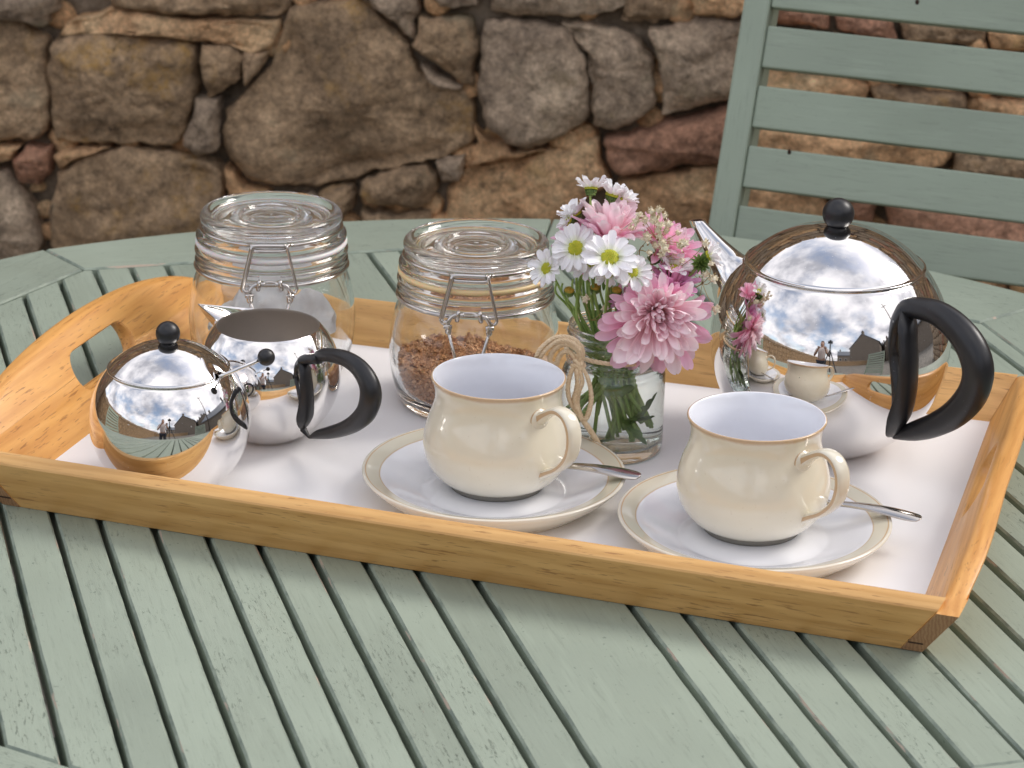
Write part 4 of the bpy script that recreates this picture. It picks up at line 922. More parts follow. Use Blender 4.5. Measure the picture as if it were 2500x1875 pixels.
LB = [(10, 80, 0.75, PI_, 1, .05), (15, 70, 0.85, PI_, 1, .08), (18, 58, 0.95, PI_, 2, .1), (20, 44, 1.0, PI_, 2, .1), (18, 28, 0.95, PO_, 2, .1)]
mum(985, 690, 0.2, (0.12, 0.10, 0.97), 2.75, 'pale pink flower at the top of the bunch, cupped upwards', 22, LB)
mum(1480, 830, -0.6, (0.62, 0.05, 0.72), 2.6, 'pink flower at the right behind the tiny cream blossoms', 23, [(12, 72, 0.8, PI_, 1, .05), (16, 56, 0.95, PO_, 2, .08), (18, 40, 1.0, PO_, 2, .1), (16, 24, 1.0, PO_, 2, .1)])
mum(690, 720, -0.3, (-0.55, 0.15, 0.75), 1.75, 'small pink flower behind the upper left daisies', 24, [(8, 68, 0.8, PO_, 1, .05), (10, 45, 0.95, PO_, 2, .08), (11, 22, 1.0, PD_, 2, .1)])
mum(1130, 1320, 1.0, (-0.55, 0.35, 0.25), 1.15, 'small deep pink flower showing left of the biggest pink flower', 25, [(7, 60, 0.8, PD_, 1, .05), (9, 25, 1.0, PD_, 2, .08)])
mum(1600, 1180, 1.4, (0.25, 0.2, 0.85), 1.9, 'deep pink flower peeping out above the biggest pink flower', 26, [(8, 70, 0.8, PO_, 1, .05), (11, 50, 0.95, PD_, 2, .08), (12, 25, 1.0, PD_, 2, .1)])
# one petal hanging loose
h_ = head_at(690, 950, 1.3); tag(link('loose_petal', PO_[2], None, mat=Matrix.Translation(h_ * S) @ Matrix.Rotation(radians(62), 4, 'Y') @ Matrix.Rotation(radians(18), 4, 'Z') @ Matrix.Rotation(2.6, 4, 'X') @ Matrix.Diagonal((1.45, 1.5, 1.45, 1))), 'single pink petal hanging down at the left between the stems', 'petal')
for a, b_, off, lb, sd in [(580, 1195, 1.7, 'orange-green flower bud on its own stem left below the daisies', 31), (1060, 1195, 1.8, 'orange-green flower bud beside the biggest pink flower', 32), (845, 1165, 0.9, 'dark flower bud half hidden by the middle stems', 33)]:
    h = head_at(a, b_, off); t = thing('flower_bud', lb, 'flower bud', tuple(h), 0, 'flower buds between the stems'); ax = Vector((0.05, -0.35, 0.92)); fr = frame(ax)
    disc_mesh(0.30, M_disc2, 'disc', t, fr, 0.5); calyx_mesh(0.31, t, fr); stem_to(t, h, ax, 0.06, sd)
h = head_at(1900, 930, 1.6); t = thing('flower_bud', 'large green bud with folded scales near the teapot spout', 'flower bud', tuple(h), 0, 'flower buds between the stems'); ax = Vector((0.6, -0.55, 0.55)); fr = frame(ax)
bb = B()
for k in range(5):
    for i in range(11):
        a = 2 * pi * (i + k * .5) / 11; el = radians(78 - 22 * k); L_ = 0.62; dd_ = Vector((cos(a) * cos(el), sin(a) * cos(el), sin(el))); tt = Vector((-sin(a), cos(a), 0)); nn_ = dd_.cross(tt)
        p = dd_ * 0.12; bb.add([p - tt * .05, p + tt * .05, p + dd_ * L_ * .5 + tt * .11 + nn_ * .05, p + dd_ * L_, p + dd_ * L_ * .5 - tt * .11 + nn_ * .05], [(0, 1, 2, 3, 4)])
bb.obj('scales', (M_calyx,), t, mat=fr, smooth=False); calyx_mesh(0.3, t, fr); stem_to(t, h, ax, 0.11, 34)
for i in range(7):
    h = head_at(430 + i * 90 + Rc.uniform(-20, 20), 1060 + Rc.uniform(-40, 60), Rc.uniform(0.2, 2.0)); t = thing('green_stem', 'bare green stem beneath the daisies, ' + ('leftmost of the seven', 'second from the left', 'third from the left', 'middle of the seven', 'third from the right', 'second from the right', 'rightmost of the seven')[i], 'stem', tuple(h), 0, 'bare stems beneath the daisies'); stem_to(t, h, (0, 0, 1), 0.075, 60 + i)
# gypsophila
gp = thing('gypsophila_spray', 'spray of tiny cream blossoms on thin brown stems, right of the daisies', 'flower', (vc.x, vc.y, T))
go = Vector((vc.x, vc.y, T)); rg = random.Random(5)
fl = [(1410, 400), (1490, 385), (1545, 440), (1450, 480), (1500, 540), (1580, 530), (1215, 570), (1365, 670), (1490, 650), (1680, 620), (1600, 700), (1520, 715), (1750, 720), (1705, 745), (1640, 840), (1545, 780), (1455, 750), (1390, 820), (1955, 725), (1725, 900), (2020, 930), (1960, 1040), (2040, 1085), (1345, 490), (1290, 435), (2065, 1395), (740, 1285), (940, 1385), (1510, 840), (1560, 600), (1250, 500), (1475, 590)]
hubs = [(1170, 700), (1290, 790), (1480, 700), (1520, 900), (1640, 1000), (1930, 1130), (800, 1500)]
H3 = [head_at(a, b_, 1.2) - go for a, b_ in hubs]; root = Vector((0.6, 0, 8.0)); sb = B()
for i, q in enumerate(H3): sb.add(*tube(crs([tuple(root), tuple(root.lerp(q, 0.5) + Vector((0.3, 0, 0.4))), tuple(q)], 6), 0.035, 5))
def floret(s, seed):
    rr_ = random.Random(seed); b_ = B(); V_, F_ = sphere(s * 0.62, 8, 6); b_.add(V_, F_)
    for i in range(22):
        d_ = Vector((rr_.gauss(0, 1), rr_.gauss(0, 1), rr_.gauss(0.6, 1))).normalized(); t_ = d_.orthogonal().normalized(); u_ = d_.cross(t_); w = s * 0.45
        p = d_ * s * 0.35; b_.add([p, p + d_ * s * .45 + t_ * w * .6, p + d_ * s * rr_.uniform(.6, .9), p + d_ * s * .45 - t_ * w * .6 + u_ * .03], [(0, 1, 2, 3)])
    return mesh('blossom', b_.V, b_.F, (M_gyp,), None, False)
FM = [floret(0.27, i) for i in range(4)]
for i, (a, b_) in enumerate(fl):
    p = head_at(a, b_, 1.9 + rg.uniform(-0.7, 0.9)) - go; q = min(H3, key=lambda k: (k - p).length)
    md_ = p.lerp(q, 0.5) + Vector((rg.uniform(-.15, .15), 0, rg.uniform(-.2, .1))); sb.add(*tube(crs([tuple(q), tuple(md_), tuple(p)], 5), 0.022, 4))
    s_ = rg.uniform(0.8, 1.25) if i not in (3, 7, 13, 15) else 1.45
    link('blossom', FM[i % 4], gp, mat=Matrix.Translation(p * S) @ Matrix.Rotation(rg.uniform(0, 6), 4, 'Z') @ Matrix.Scale(s_, 4))
for _ in range(26):
    q = rg.choice(H3[:6]); p = q + Vector((rg.gauss(0, .8), rg.gauss(0, .3), rg.gauss(0.3, .8))); sb.add(*tube([q, q.lerp(p, .5) + Vector((0, 0, .1)), p], 0.018, 4)); V_, F_ = sphere(0.06, 6, 4, tuple(p)); sb.add(V_, F_)
sb.obj('twigs', (M_dry,), gp)
# leaves
def leaf(L_, w, lobes=4, curl=0.3, seed=0):
    rr_ = random.Random(seed); n = lobes * 4; V_, F_ = [], []
    for i in range(n + 1):
        t = i / n; ww = w * sin(pi * min(t * 0.92 + 0.08, 1)) ** 0.8 * (0.55 + 0.45 * abs(sin(t * lobes * pi)) ** 0.6) + 0.03
        zz = curl * L_ * t * t
        V_ += [(t * L_, -ww, zz + 0.15 * ww), (t * L_ + 0.05, 0, zz), (t * L_, ww, zz + 0.15 * ww)]
    for i in range(n):
        for j in range(2): F_.append((i * 3 + j, (i + 1) * 3 + j, (i + 1) * 3 + j + 1, i * 3 + j + 1))
    return V_, F_
lv = [((-1.1, -1.9, 2.2), 2.2, .75, (0.25, 0.15, 3.0), 'lobed green leaf low at the left in the water'), ((1.0, -1.7, 2.6), 2.6, .55, (0.3, -0.75, 0.1), 'lobed green leaf rising to the right glass in the water'), ((0.9, -1.9, 2.9), 1.7, .4, (0.2, 0.05, 0.0), 'narrow leaf pointing right in the water'),
      ((0.5, -1.5, 3.0), 2.4, .4, (0.4, 1.0, -0.15), 'pale leaf hanging down to the right bottom of the jar'), ((-0.6, -1.6, 4.6), 1.8, .6, (0.5, -0.1, -0.1), 'leaf under the water surface in the middle'), ((-0.3, -0.8, 5.0), 1.9, .6, (0.3, -0.4, 2.7), 'leaf under the water surface at the left'),
      ((-1.2, -0.4, 8.0), 2.1, .8, (0.2, -1.35, 0.3), 'dark leaf standing up in the left of the jar mouth'), ((-0.3, -0.6, 8.0), 1.7, .7, (0.3, -1.2, 0.9), 'dark leaf in the middle of the jar mouth'), ((0.7, 0.3, 8.2), 2.0, .7, (0.2, -1.1, 0.2), 'dark leaf in the right of the jar mouth'), ((-0.9, -1.0, 11.2), 0.9, .22, (0.2, -1.4, 0.3), 'tiny dark leaf on a stem above the jar mouth'), ((0.2, -1.2, 1.4), 1.9, .5, (0.5, 0.3, 3.3), 'leaf lying near the bottom of the water')]
for i, (p, L_, w, r_, lb) in enumerate(lv):
    V_, F_ = leaf(L_, w, 4 if w > .3 else 1, 0.15, i); tag(obj('leaf', V_, F_, M_leaf, None, (vc.x + p[0], vc.y + p[1], T + p[2]), r_), lb, 'leaf', 'green leaves in the flower jar')

# ================================================================ garden chairs
def chair(loc, rz, label, width=46.0):
    t = thing('garden_chair', label, 'chair', loc, rz, 'sage green slatted garden chairs'); H = 72.0; le = radians(22)
    def bk(x, u, d=0.0): return (x, u * sin(le) + d * cos(le), H + u * cos(le) - d * sin(le))       # point in the leaning back: across, up it, depth behind it
    def bar(name, x0, x1, u0, u1, d0, d1, grain_x=True, ch=0.15):
        # built along its own x so the grain follows it
        if grain_x:
            L_, w = (x1 - x0), (u1 - u0); V_, F_ = box(0, L_, 0, d1 - d0, 0, w); fr = Matrix.Translation(Vector(bk(x0, u0, d0)) * S) @ Matrix.Rotation(-le, 4, 'X')
        else:
            L_, w = (u1 - u0), (x1 - x0); V_, F_ = box(0, L_, -w, 0, 0, d1 - d0)
            ux = Vector((0, sin(le), cos(le))); uy = Vector((-1, 0, 0)); uz = ux.cross(uy); o_ = Vector(bk(x0, u0, d0)) * S
            fr = Matrix(((ux.x, uy.x, uz.x, o_.x), (ux.y, uy.y, uz.y, o_.y), (ux.z, uy.z, uz.z, o_.z), (0, 0, 0, 1)))
            if uz.y < 0: V_ = [(x, y, z - (d1 - d0)) for x, y, z in V_]
        o = obj(name, V_, F_, M_chair, t, smooth=False, mat=fr); m_ = o.modifiers.new('bevel', 'BEVEL'); m_.width = ch * S; m_.segments = 2; return o
    x0, x1 = -5.3, -5.3 + width
    for x in (x0, x1 - 2.4): bar('stile', x, x + 2.4, -78.5, 27.5, 0, 3.6, False, 0.25)
    u = 17.5
    for k in range(8): bar('slat', x0 + 2.45, x1 - 2.45, u, u + 3.68, 0.25, 1.6); u -= 5.29
    bar('top_rail', x0 + 2.45, x1 - 2.45, 22.9, 27.2, 0.1, 2.2)
    for k in range(7):
        V_, F_ = box(0, width - 5.2, -4.2, 0, -1.5, 0); o = obj('seat_slat', V_, F_, M_chair, t, (x0 + 2.6, -8.0 - k * 5.2, 45), smooth=False)
    for x in (x0 + 2.6, x1 - 4.8):
        V_, F_ = box(0, 46, 0, 2.2, -4, 0); obj('seat_rail', V_, F_, M_chair, t, (x + 2.2, -47, 43.4), (0, 0, pi / 2), smooth=False)
        V_, F_ = tube([(0, 0, 0), (0, 36, -43)], 1.5, 4); obj('rear_leg', V_, F_, M_chair, t, (x + 1.2, -44, 43), smooth=False)
    return t
ch0 = chair((22, 222, GZ), radians(-21), 'sage green slatted chair beyond the table, in front of the stone wall')
ca, cl_ = radians(-21), radians(22); cn = Vector((-sin(ca) * cos(cl_), cos(ca) * cos(cl_), -sin(cl_)))
for u_, v_ in ((1927, 371), (2239, 5)):
    p_ = onp(u_, v_, Vector((22, 222, 0)) + cn * 0.2, cn); p_ = Matrix.Rotation(-ca, 3, 'Z') @ (p_ - Vector((22, 222, GZ)))
    V_, F_ = sphere(0.17, 10, 6); obj('nail_hole', [(x, y * .5, z * 1.5) for x, y, z in V_], F_, M_recess_shade, ch0, tuple(p_))  # dark bead on the slat, colour stands in for a hole's shade
# ================================================================ stone wall behind
def stone_m(name, c1, c2, c3, lich, lf):
    m, t, p = material(name); q = N(t); v = q.coord()
    col = q.ramp(q.noise(v, 9, 8, 0.62, 0.3), [(0.28, c1), (0.5, c2), (0.72, c3)])
    col = q.mix(1.0, col, q.ramp(q.noise(v, 75, 5, 0.7), [(0.28, 0.45), (0.5, 1.1), (0.72, 1.65)]), 'MULTIPLY')
    col = q.mix(1.0, col, q.ramp(q.noise(v, 330, 4, 0.7), [(0.3, 0.62), (0.5, 1.0), (0.7, 1.35)]), 'MULTIPLY')
    col = q.mix(1.0, col, q.ramp(q.rand(), [(0, (1.14, 1.09, 1.0)), (1, (1.46, 1.39, 1.26))]), 'MULTIPLY')
    l1 = q.ramp(q.noise(v, 11, 5, 0.62), [(0.60 - lf * .05, 0.0), (0.70 - lf * .05, 0.75)]); col = q.mix(q.math('MULTIPLY', l1, q.ramp(q.noise(v, 130, 4), [(0.4, 0.2), (0.6, 1.0)])), col, lich)
    l2 = q.ramp(q.noise(q.coord((1, 1, 1.3)), 7.3, 6, 0.6), [(0.60, 0.0), (0.68, 0.6)]); col = q.mix(l2, col, (0.30, 0.27, 0.175))
    l3 = q.ramp(q.noise(v, 17, 5, 0.7), [(0.64, 0.0), (0.69, 0.7)]); col = q.mix(l3, col, (0.07, 0.052, 0.04))
    q.l(col, p.inputs['Base Color']); p.inputs['Roughness'].default_value = 0.95
    h = q.math('ADD', q.noise(v, 28, 8, 0.65), q.math('MULTIPLY', q.noise(v, 6, 4), 1.5)); q.bump(h, 1.0, 0.02, p); return m
SM = {'b': stone_m('brown_stone', (0.184, 0.132, 0.085),(0.295, 0.212, 0.138),(0.431, 0.318, 0.214),(0.575, 0.341, 0.103), 1.0), 'g': stone_m('grey_brown_stone', (0.200, 0.155, 0.118),(0.303, 0.240, 0.184),(0.439, 0.357, 0.272),(0.479, 0.372, 0.221), 0.2),
      'r': stone_m('red_stone', (0.239, 0.132, 0.088),(0.359, 0.202, 0.140),(0.479, 0.287, 0.206),(0.479, 0.310, 0.191), 0.0), 'o': stone_m('tan_stone', (0.319, 0.194, 0.103),(0.495, 0.318, 0.184),(0.600, 0.465, 0.295),(0.600, 0.388, 0.147), 0.4)}
def mortar_m():
    m, t, p = material('earth_mortar'); q = N(t); v = q.coord(rand=False); q.l(q.ramp(q.noise(v, 30, 8, 0.7), [(0.3, (0.06, 0.045, 0.03)), (0.5, (0.17, 0.13, 0.09)), (0.72, (0.34, 0.27, 0.20))]), p.inputs['Base Color']); p.inputs['Roughness'].default_value = 1; q.bump(q.noise(v, 40, 6), 1, 0.01, p); return m
M_mortar = mortar_m()
WA = radians(-6); wx = Vector((cos(WA), sin(WA), 0)); wn_ = Vector((-sin(WA), cos(WA), 0)); w0 = Vector((0, 295, 0))
wall = thing('stone_wall', 'rough rubble stone wall with lichen behind the table and chair', 'wall', (0, 295, GZ), WA)
def stone_mesh(poly, depth, seed, nb=44, bulge=2.2, ridge=0):
    "polygon in wall coordinates (across, up) -> bulging irregular stone, front towards -y"
    pts = []; m = len(poly); per = [((poly[i][0] - poly[(i + 1) % m][0]) ** 2 + (poly[i][1] - poly[(i + 1) % m][1]) ** 2) ** .5 for i in range(m)]; tot = sum(per); step = tot / nb
    d = 0; i = 0; acc = 0
    for k in range(nb):
        s = k * step
        while s > acc + per[i]: acc += per[i]; i += 1
        t = (s - acc) / per[i]; a, b_ = poly[i], poly[(i + 1) % m]; pts.append(Vector((a[0] + (b_[0] - a[0]) * t, a[1] + (b_[1] - a[1]) * t)))
    if nb <= 30: pts = [(pts[k - 1] + pts[k] * 2 + pts[(k + 1) % nb]) / 4 for k in range(nb)]
    cx = sum(p.x for p in pts) / nb; cz_ = sum(p.y for p in pts) / nb; size = sqrt(tot / 4)
    rings = [(1.0, depth), (1.0, depth * .4), (0.993, 1.3), (0.975, 0.45), (0.95, 0.05), (0.91, -0.3), (0.86, -0.55), (0.79, -0.8), (0.71, -1.0), (0.62, -1.15), (0.53, -1.25), (0.43, -1.35), (0.33, -1.4), (0.23, -1.45), (0.12, -1.5), (0.04, -1.5)] if nb > 30 else [(1.0, depth), (0.98, 1.0), (0.90, -0.3), (0.7, -1.0), (0.35, -1.3), (0.08, -1.35)]
    V_, F_ = [], []; sc_ = bulge / 2.2; rs = random.Random(seed * 7 + 1)
    pla = [(rs.uniform(-.16, .16), rs.uniform(-.22, .16), rs.uniform(-1.6, 0.2)) for _ in range(5)]
    for k, (f, y) in enumerate(rings):
        for j, p in enumerate(pts):
            x = cx + (p.x - cx) * f; z = cz_ + (p.y - cz_) * f
            if k >= 1:
                q = Vector((x * 0.11, z * 0.11, seed * 3.7)); n_ = noise.noise(q) * 2.2 + noise.noise(q * 2.7) * 1.1 + noise.noise(q * 7) * 0.35
                c_ = noise.cell(Vector((x * 0.09 + seed, z * 0.07, seed))) * 0.6
                wgt = min(1, (1 - f) * 6 + 0.15); yy = y * sc_ + (n_ * 0.75 + c_ * 0.5) * wgt
                fc = max(a_ * (x - cx) + b2 * (z - cz_) + c2 for a_, b2, c2 in pla); yy += fc * wgt * (0.9 if nb > 30 else 0.6) + noise.noise(Vector((x * 1.6, z * 1.6, seed))) * 0.22 * wgt
                x += noise.noise(Vector((x * .4, z * .4, seed + 9))) * 0.5 * f; z += noise.noise(Vector((x * .4, z * .4, seed + 19))) * 0.5 * f
                if f > 0.93: x += noise.noise(Vector((x * 1.1, z * 1.1, seed + 4))) * 0.35; z += noise.noise(Vector((x * 1.1, z * 1.1, seed + 5))) * 0.35
            else: yy = y
            V_.append((x - cx, yy, z - cz_))
    for k in range(len(rings) - 1):
        for j in range(nb):
            l = (j + 1) % nb; F_.append((k * nb + j, k * nb + l, (k + 1) * nb + l, (k + 1) * nb + j))
    F_.append(tuple(range((len(rings) - 1) * nb, len(rings) * nb)))
    return V_, F_, cx, cz_
def ccw(p): 
    a = sum(p[i][0] * p[(i + 1) % len(p)][1] - p[(i + 1) % len(p)][0] * p[i][1] for i in range(len(p))); return p if a > 0 else p[::-1]
SV = 2500 / 2212
traced = [
 ('g', [(-60,-30),(130,-20),(125,28),(88,56),(50,46),(-60,30)]), ('b', [(205,-40),(615,-40),(628,22),(602,42),(470,38),(350,28),(238,14)]),
 ('b', [(-70,40),(50,45),(98,88),(106,200),(100,288),(80,302),(-70,312)]), ('b', [(108,82),(200,66),(300,72),(412,88),(426,110),(424,200),(412,242),(386,310),(335,318),(240,313),(118,308),(108,240),(100,150)]),
 ('o', [(132,50),(238,20),(350,36),(470,46),(602,50),(604,78),(588,104),(556,112),(430,86),(300,66),(200,60),(122,76)]), ('b', [(436,98),(510,92),(522,130),(520,172),(482,204),(452,212),(434,180)]),
 ('b', [(524,112),(560,114),(585,112),(566,148),(528,186),(522,150)]), ('g', [(426,214),(470,214),(478,250),(466,330),(424,336),(398,318),(414,252)]),
 ('b', [(622,20),(700,6),(762,2),(800,22),(832,48),(880,108),(896,142),(950,190),(1008,202),(1026,242),(1022,318),(960,346),(880,366),(820,372),(780,388),(680,408),(604,410),(542,396),(492,350),(472,300),(490,244),(532,192),(572,150),(594,96)]),
 ('g', [(768,-30),(888,-30),(906,22),(894,92),(852,52),(806,22)]), ('b', [(902,38),(1020,42),(1027,120),(1024,190),(1000,184),(950,148),(890,104),(896,62)]), ('g', [(904,142),(950,164),(1004,196),(960,188),(912,166)]),
 ('g', [(900,-40),(1036,-40),(1036,14),(950,20)]), ('g', [(1048,-40),(1350,-40),(1352,20),(1282,36),(1122,38),(1058,26)]),
 ('g', [(1040,52),(1120,46),(1194,52),(1228,66),(1262,128),(1276,184),(1272,262),(1204,302),(1148,322),(1090,312),(1052,272),(1030,204),(1036,120)]), ('g', [(1200,50),(1300,62),(1390,90),(1418,160),(1420,232),(1362,274),(1284,284),(1276,240),(1280,184),(1264,122),(1234,66)]), ('g', [(1398,68),(1500,42),(1620,40),(1604,210),(1542,226),(1430,254),(1424,160)]),
 ('b', [(1362,-30),(1462,-30),(1472,30),(1402,58),(1334,46)]), ('o', [(1476,-30),(1640,-30),(1640,34),(1494,34)]), ('r', [(1306,304),(1400,282),(1556,238),(1620,244),(1610,350),(1450,366),(1330,386),(1306,350)]),
 ('o', [(958,424),(1000,372),(1102,350),(1210,314),(1292,300),(1302,362),(1318,402),(1280,432),(1204,520),(1000,520),(955,480)]), ('o', [(1328,398),(1450,376),(1560,362),(1620,380),(1600,440),(1500,500),(1350,520),(1318,440)]),
 ('b', [(774,396),(850,370),(922,360),(940,392),(936,440),(900,450),(800,442),(766,422)]), ('g', [(944,352),(1000,342),(990,386),(956,398)]), ('o', [(1022,272),(1060,302),(1112,326),(1190,322),(1102,346),(1012,362),(1030,310)]),
 ('b', [(124,372),(182,340),(262,320),(440,342),(476,362),(486,412),(472,500),(430,560),(300,600),(110,600),(104,460)]), ('r', [(22,342),(62,312),(106,322),(110,370),(80,406),(40,392)]), ('o', [(-60,314),(44,320),(12,352),(-60,366)]), ('o', [(112,330),(170,318),(236,322),(180,338),(124,364)]),
 ('g', [(-60,382),(20,374),(42,412),(74,470),(84,530),(80,620),(-60,620)]), ('o', [(484,362),(532,402),(580,414),(570,440),(492,432)]), ('b', [(688,414),(760,402),(768,432),(748,470),(680,436)]), ('b', [(776,454),(930,462),(940,560),(780,560)]), ('g', [(490,440),(670,420),(740,480),(700,560),(490,560)]),
 ('r', [(1640,2),(1790,14),(1800,62),(1650,56)]), ('r', [(1804,22),(1930,36),(1940,84),(1808,66)]), ('b', [(1936,44),(2120,60),(2132,104),(1950,92)]), ('o', [(2136,66),(2300,80),(2300,124),(2140,110)]),
 ('o', [(1640,70),(1860,88),(1850,140),(1640,128)]), ('b', [(1866,92),(2090,110),(2080,164),(1862,146)]), ('o', [(2096,116),(2320,134),(2310,196),(2092,176)]), ('o', [(1655,142),(1800,152),(1876,186),(1862,236),(1720,240),(1640,220)]), ('b', [(1884,184),(2080,208),(2104,254),(1950,244),(1886,232)]), ('o', [(2108,212),(2320,230),(2320,290),(2120,272)]),
 ('o', [(1630,262),(1880,276),(2060,316),(2050,352),(1980,374),(1700,356),(1622,330)]), ('b', [(2066,300),(2320,318),(2320,404),(2056,390)]), ('o', [(1610,392),(1780,404),(1794,472),(1610,480)]), ('r', [(1800,414),(1904,424),(1884,494),(1798,494)]), ('r', [(1908,424),(2320,458),(2320,600),(1930,580)]), ('b', [(1640,352),(1780,366),(1960,384),(2050,398),(2040,420),(1800,408),(1640,388)]), ('o', [(1600,490),(1900,504),(1920,600),(1600,600)]),
]
boxes_ = []; polys_ = []
def inside_poly(x, y, P):
    r_ = False
    for i in range(len(P)):
        (ax, ay), (bx, by) = P[i - 1], P[i]
        if (ay > y) != (by > y) and x < (bx - ax) * (y - ay) / (by - ay) + ax: r_ = not r_
    return r_
for i, (k, poly) in enumerate(traced):
    P_ = []
    for x, y in poly:
        p = onp(x * SV, y * SV, w0, wn_) - w0; P_.append((p.dot(wx), p.z))
    P_ = ccw(P_); V_, F_, cx, cz_ = stone_mesh(P_, 12, i + 1, 96 if len(P_) > 12 else 64, 1.5 + 0.9 * noise.random())
    obj('stone', V_, F_, SM[k], wall, (cx, R.uniform(-0.8, 0.8), cz_ - GZ))
    polys_.append(P_); boxes_.append((min(p[0] for p in P_), max(p[0] for p in P_), min(p[1] for p in P_), max(p[1] for p in P_)))
X0, X1, Z0, Z1 = min(b_[0] for b_ in boxes_) + 1.5, max(b_[1] for b_ in boxes_) - 1.5, -33.0, 5.5
z = -72.0; n_ = 0
while z < 138:
    h = R.uniform(13, 22); x = -330.0 + R.uniform(0, 20)
    for zz in (Z0, Z1):
        if z < zz - 0.1 and z + h > zz - 7: h = zz - z
    mid_row = z >= Z0 - 0.2 and z < Z1 - 0.2
    while x < 330:
        w = R.uniform(18, 42)
        if mid_row and x < X0 - 0.1 and x + w > X0 - 9: w = X0 - x
        if mid_row and X0 - 0.1 <= x < X1: x = X1 - 0.2;
        inside = False
        if not inside:
            j = lambda s: R.uniform(-s, s)
            P_ = [(x + .7 + j(1), z + .7 + j(1)), (x + w / 2 + j(2), z + .5 + j(1.3)), (x + w - .7 + j(1), z + .7 + j(1)), (x + w - .5 + j(1), z + h / 2 + j(1)), (x + w - .7 + j(1), z + h - .7 + j(1)), (x + w / 2 + j(2), z + h - .5 + j(1.3)), (x + .7 + j(1), z + h - .7 + j(1)), (x + .5, z + h / 2)]
            if abs(x - (-30)) < 250 and n_ < 235:
                V_, F_, cx, cz_ = stone_mesh(P_, 12, n_ + 100, 26, 1.8); obj('stone', V_, F_, SM[R.choice('bbggro')], wall, (cx, R.uniform(-1.5, 1.5), cz_ - GZ)); n_ += 1
            else:
                V_, F_, cx, cz_ = stone_mesh(P_, 12, n_ + 500, 16, 1.8)
                if 'far_b' not in globals(): far_b = B()
                far_b.add([(a + cx, b_, c_ + cz_ - GZ) for a, b_, c_ in V_], F_)
        x += w
    z += h
tag(far_b.obj('outer_stones', (SM['g'],), wall), kind='stuff')
cb = B()
for xi in range(int((X1 - X0 + 8) / 3.6)):
    for zi in range(int((Z1 - Z0 + 10) / 3.0)):
        x = X0 - 4 + xi * 3.6 + R.uniform(-.8, .8); z = Z0 - 5 + zi * 3.0 + R.uniform(-.8, .8); r_ = R.uniform(1.3, 2.3); nn_ = 7
        if any(inside_poly(x, z, P_) for P_ in polys_): continue
        nn_ = 7; a0 = R.uniform(0, 6)
        P_ = [(x + r_ * 1.25 * cos(a0 + 2 * pi * k / nn_) * R.uniform(.75, 1.1), z + r_ * sin(a0 + 2 * pi * k / nn_) * R.uniform(.75, 1.1)) for k in range(nn_)]
        V_, F_, cx, cz_ = stone_mesh(P_, 3, xi * 50 + zi, 12, 1.0); dpt = R.uniform(1.3, 3.2); cb.add([(a + cx, b_ + dpt, c_ + cz_ - GZ) for a, b_, c_ in V_], F_)
tag(cb.obj('chink_stones', (SM['o'],), wall), kind='stuff')
nx, nz = 150, 60; V_, F_ = [], []
for i in range(nx + 1):
    for j in range(nz + 1):
        x = -332 + 664 * i / nx; z = 0 + 212 * j / nz; V_.append((x, 2.9 + 1.4 * noise.noise(Vector((x * .3, z * .3, 2))), z))
for i in range(nx):
    for j in range(nz): F_.append((i * (nz + 1) + j, (i + 1) * (nz + 1) + j, (i + 1) * (nz + 1) + j + 1, i * (nz + 1) + j + 1))
b = B(); b.add(V_, F_); b.add(*box(-332, 332, 6, 45, 0, 213)); b.obj('mortar', (M_mortar,), wall)

# ================================================================ what stands behind the photographer's side of the garden (seen mirrored in the steel)
def rubble_wall(name, label, x, y0, y1, ztop, th=40):
    t = thing(name, label, 'wall', (x, y0, GZ)); bb = B(); y = 0
    L_ = abs(y1 - y0); s = 1 if y1 > y0 else -1; bb.add(*box(-th, -2, min(0, s * L_), max(0, s * L_), 0, ztop - GZ - 6)); z = 0
    while z < ztop - GZ - 8:
        h = R.uniform(16, 26); y = 0
        while y < L_:
            w = R.uniform(24, 60); bb.add(*box(-th + 2, R.uniform(-1.5, 2.5), min(s * (y + 1), s * (y + w - 1)), max(s * (y + 1), s * (y + w - 1)), z + 1, z + h - 1)); y += w
        z += h
    bb.obj('masonry', (SM['b'],), t, smooth=False)['kind'] = 'stuff'; bb = B(); y = 0
    while y < L_:
        w = R.uniform(25, 45); bb.add(*box(-th - 3, 4, min(s * (y + .6), s * (y + w)), max(s * (y + .6), s * (y + w)), ztop - GZ - 10, ztop - GZ + R.uniform(-2, 5))); y += w
    bb.obj('coping', (SM['g'],), t, smooth=False)['kind'] = 'stuff'
rubble_wall('boundary_wall', 'long stone boundary wall along the left side of the garden, mirrored in the steel pots', -300, 320, -1500, 62)
rubble_wall('boundary_wall', 'low stone wall across the far end of the garden, mirrored behind the photographer', 0, 0, 1500, 20)
bw = bpy.data.objects['boundary_wall.001']; bw.location = (9.0, -9.5, GZ * S); bw.rotation_euler = (0, 0, pi / 2)
M_slate = bumpy('slate_roof', (0.10, 0.115, 0.14), (0.16, 0.175, 0.20), 8, 0.6, 0.3); M_wallh = bumpy('house_stone', (0.15, 0.125, 0.10), (0.23, 0.195, 0.16), 12, 0.9, 0.5); M_frame = simple('white_frame', (0.7, 0.7, 0.68), 0.5); M_pane = simple('window_pane', (0.03, 0.035, 0.04), 0.08)
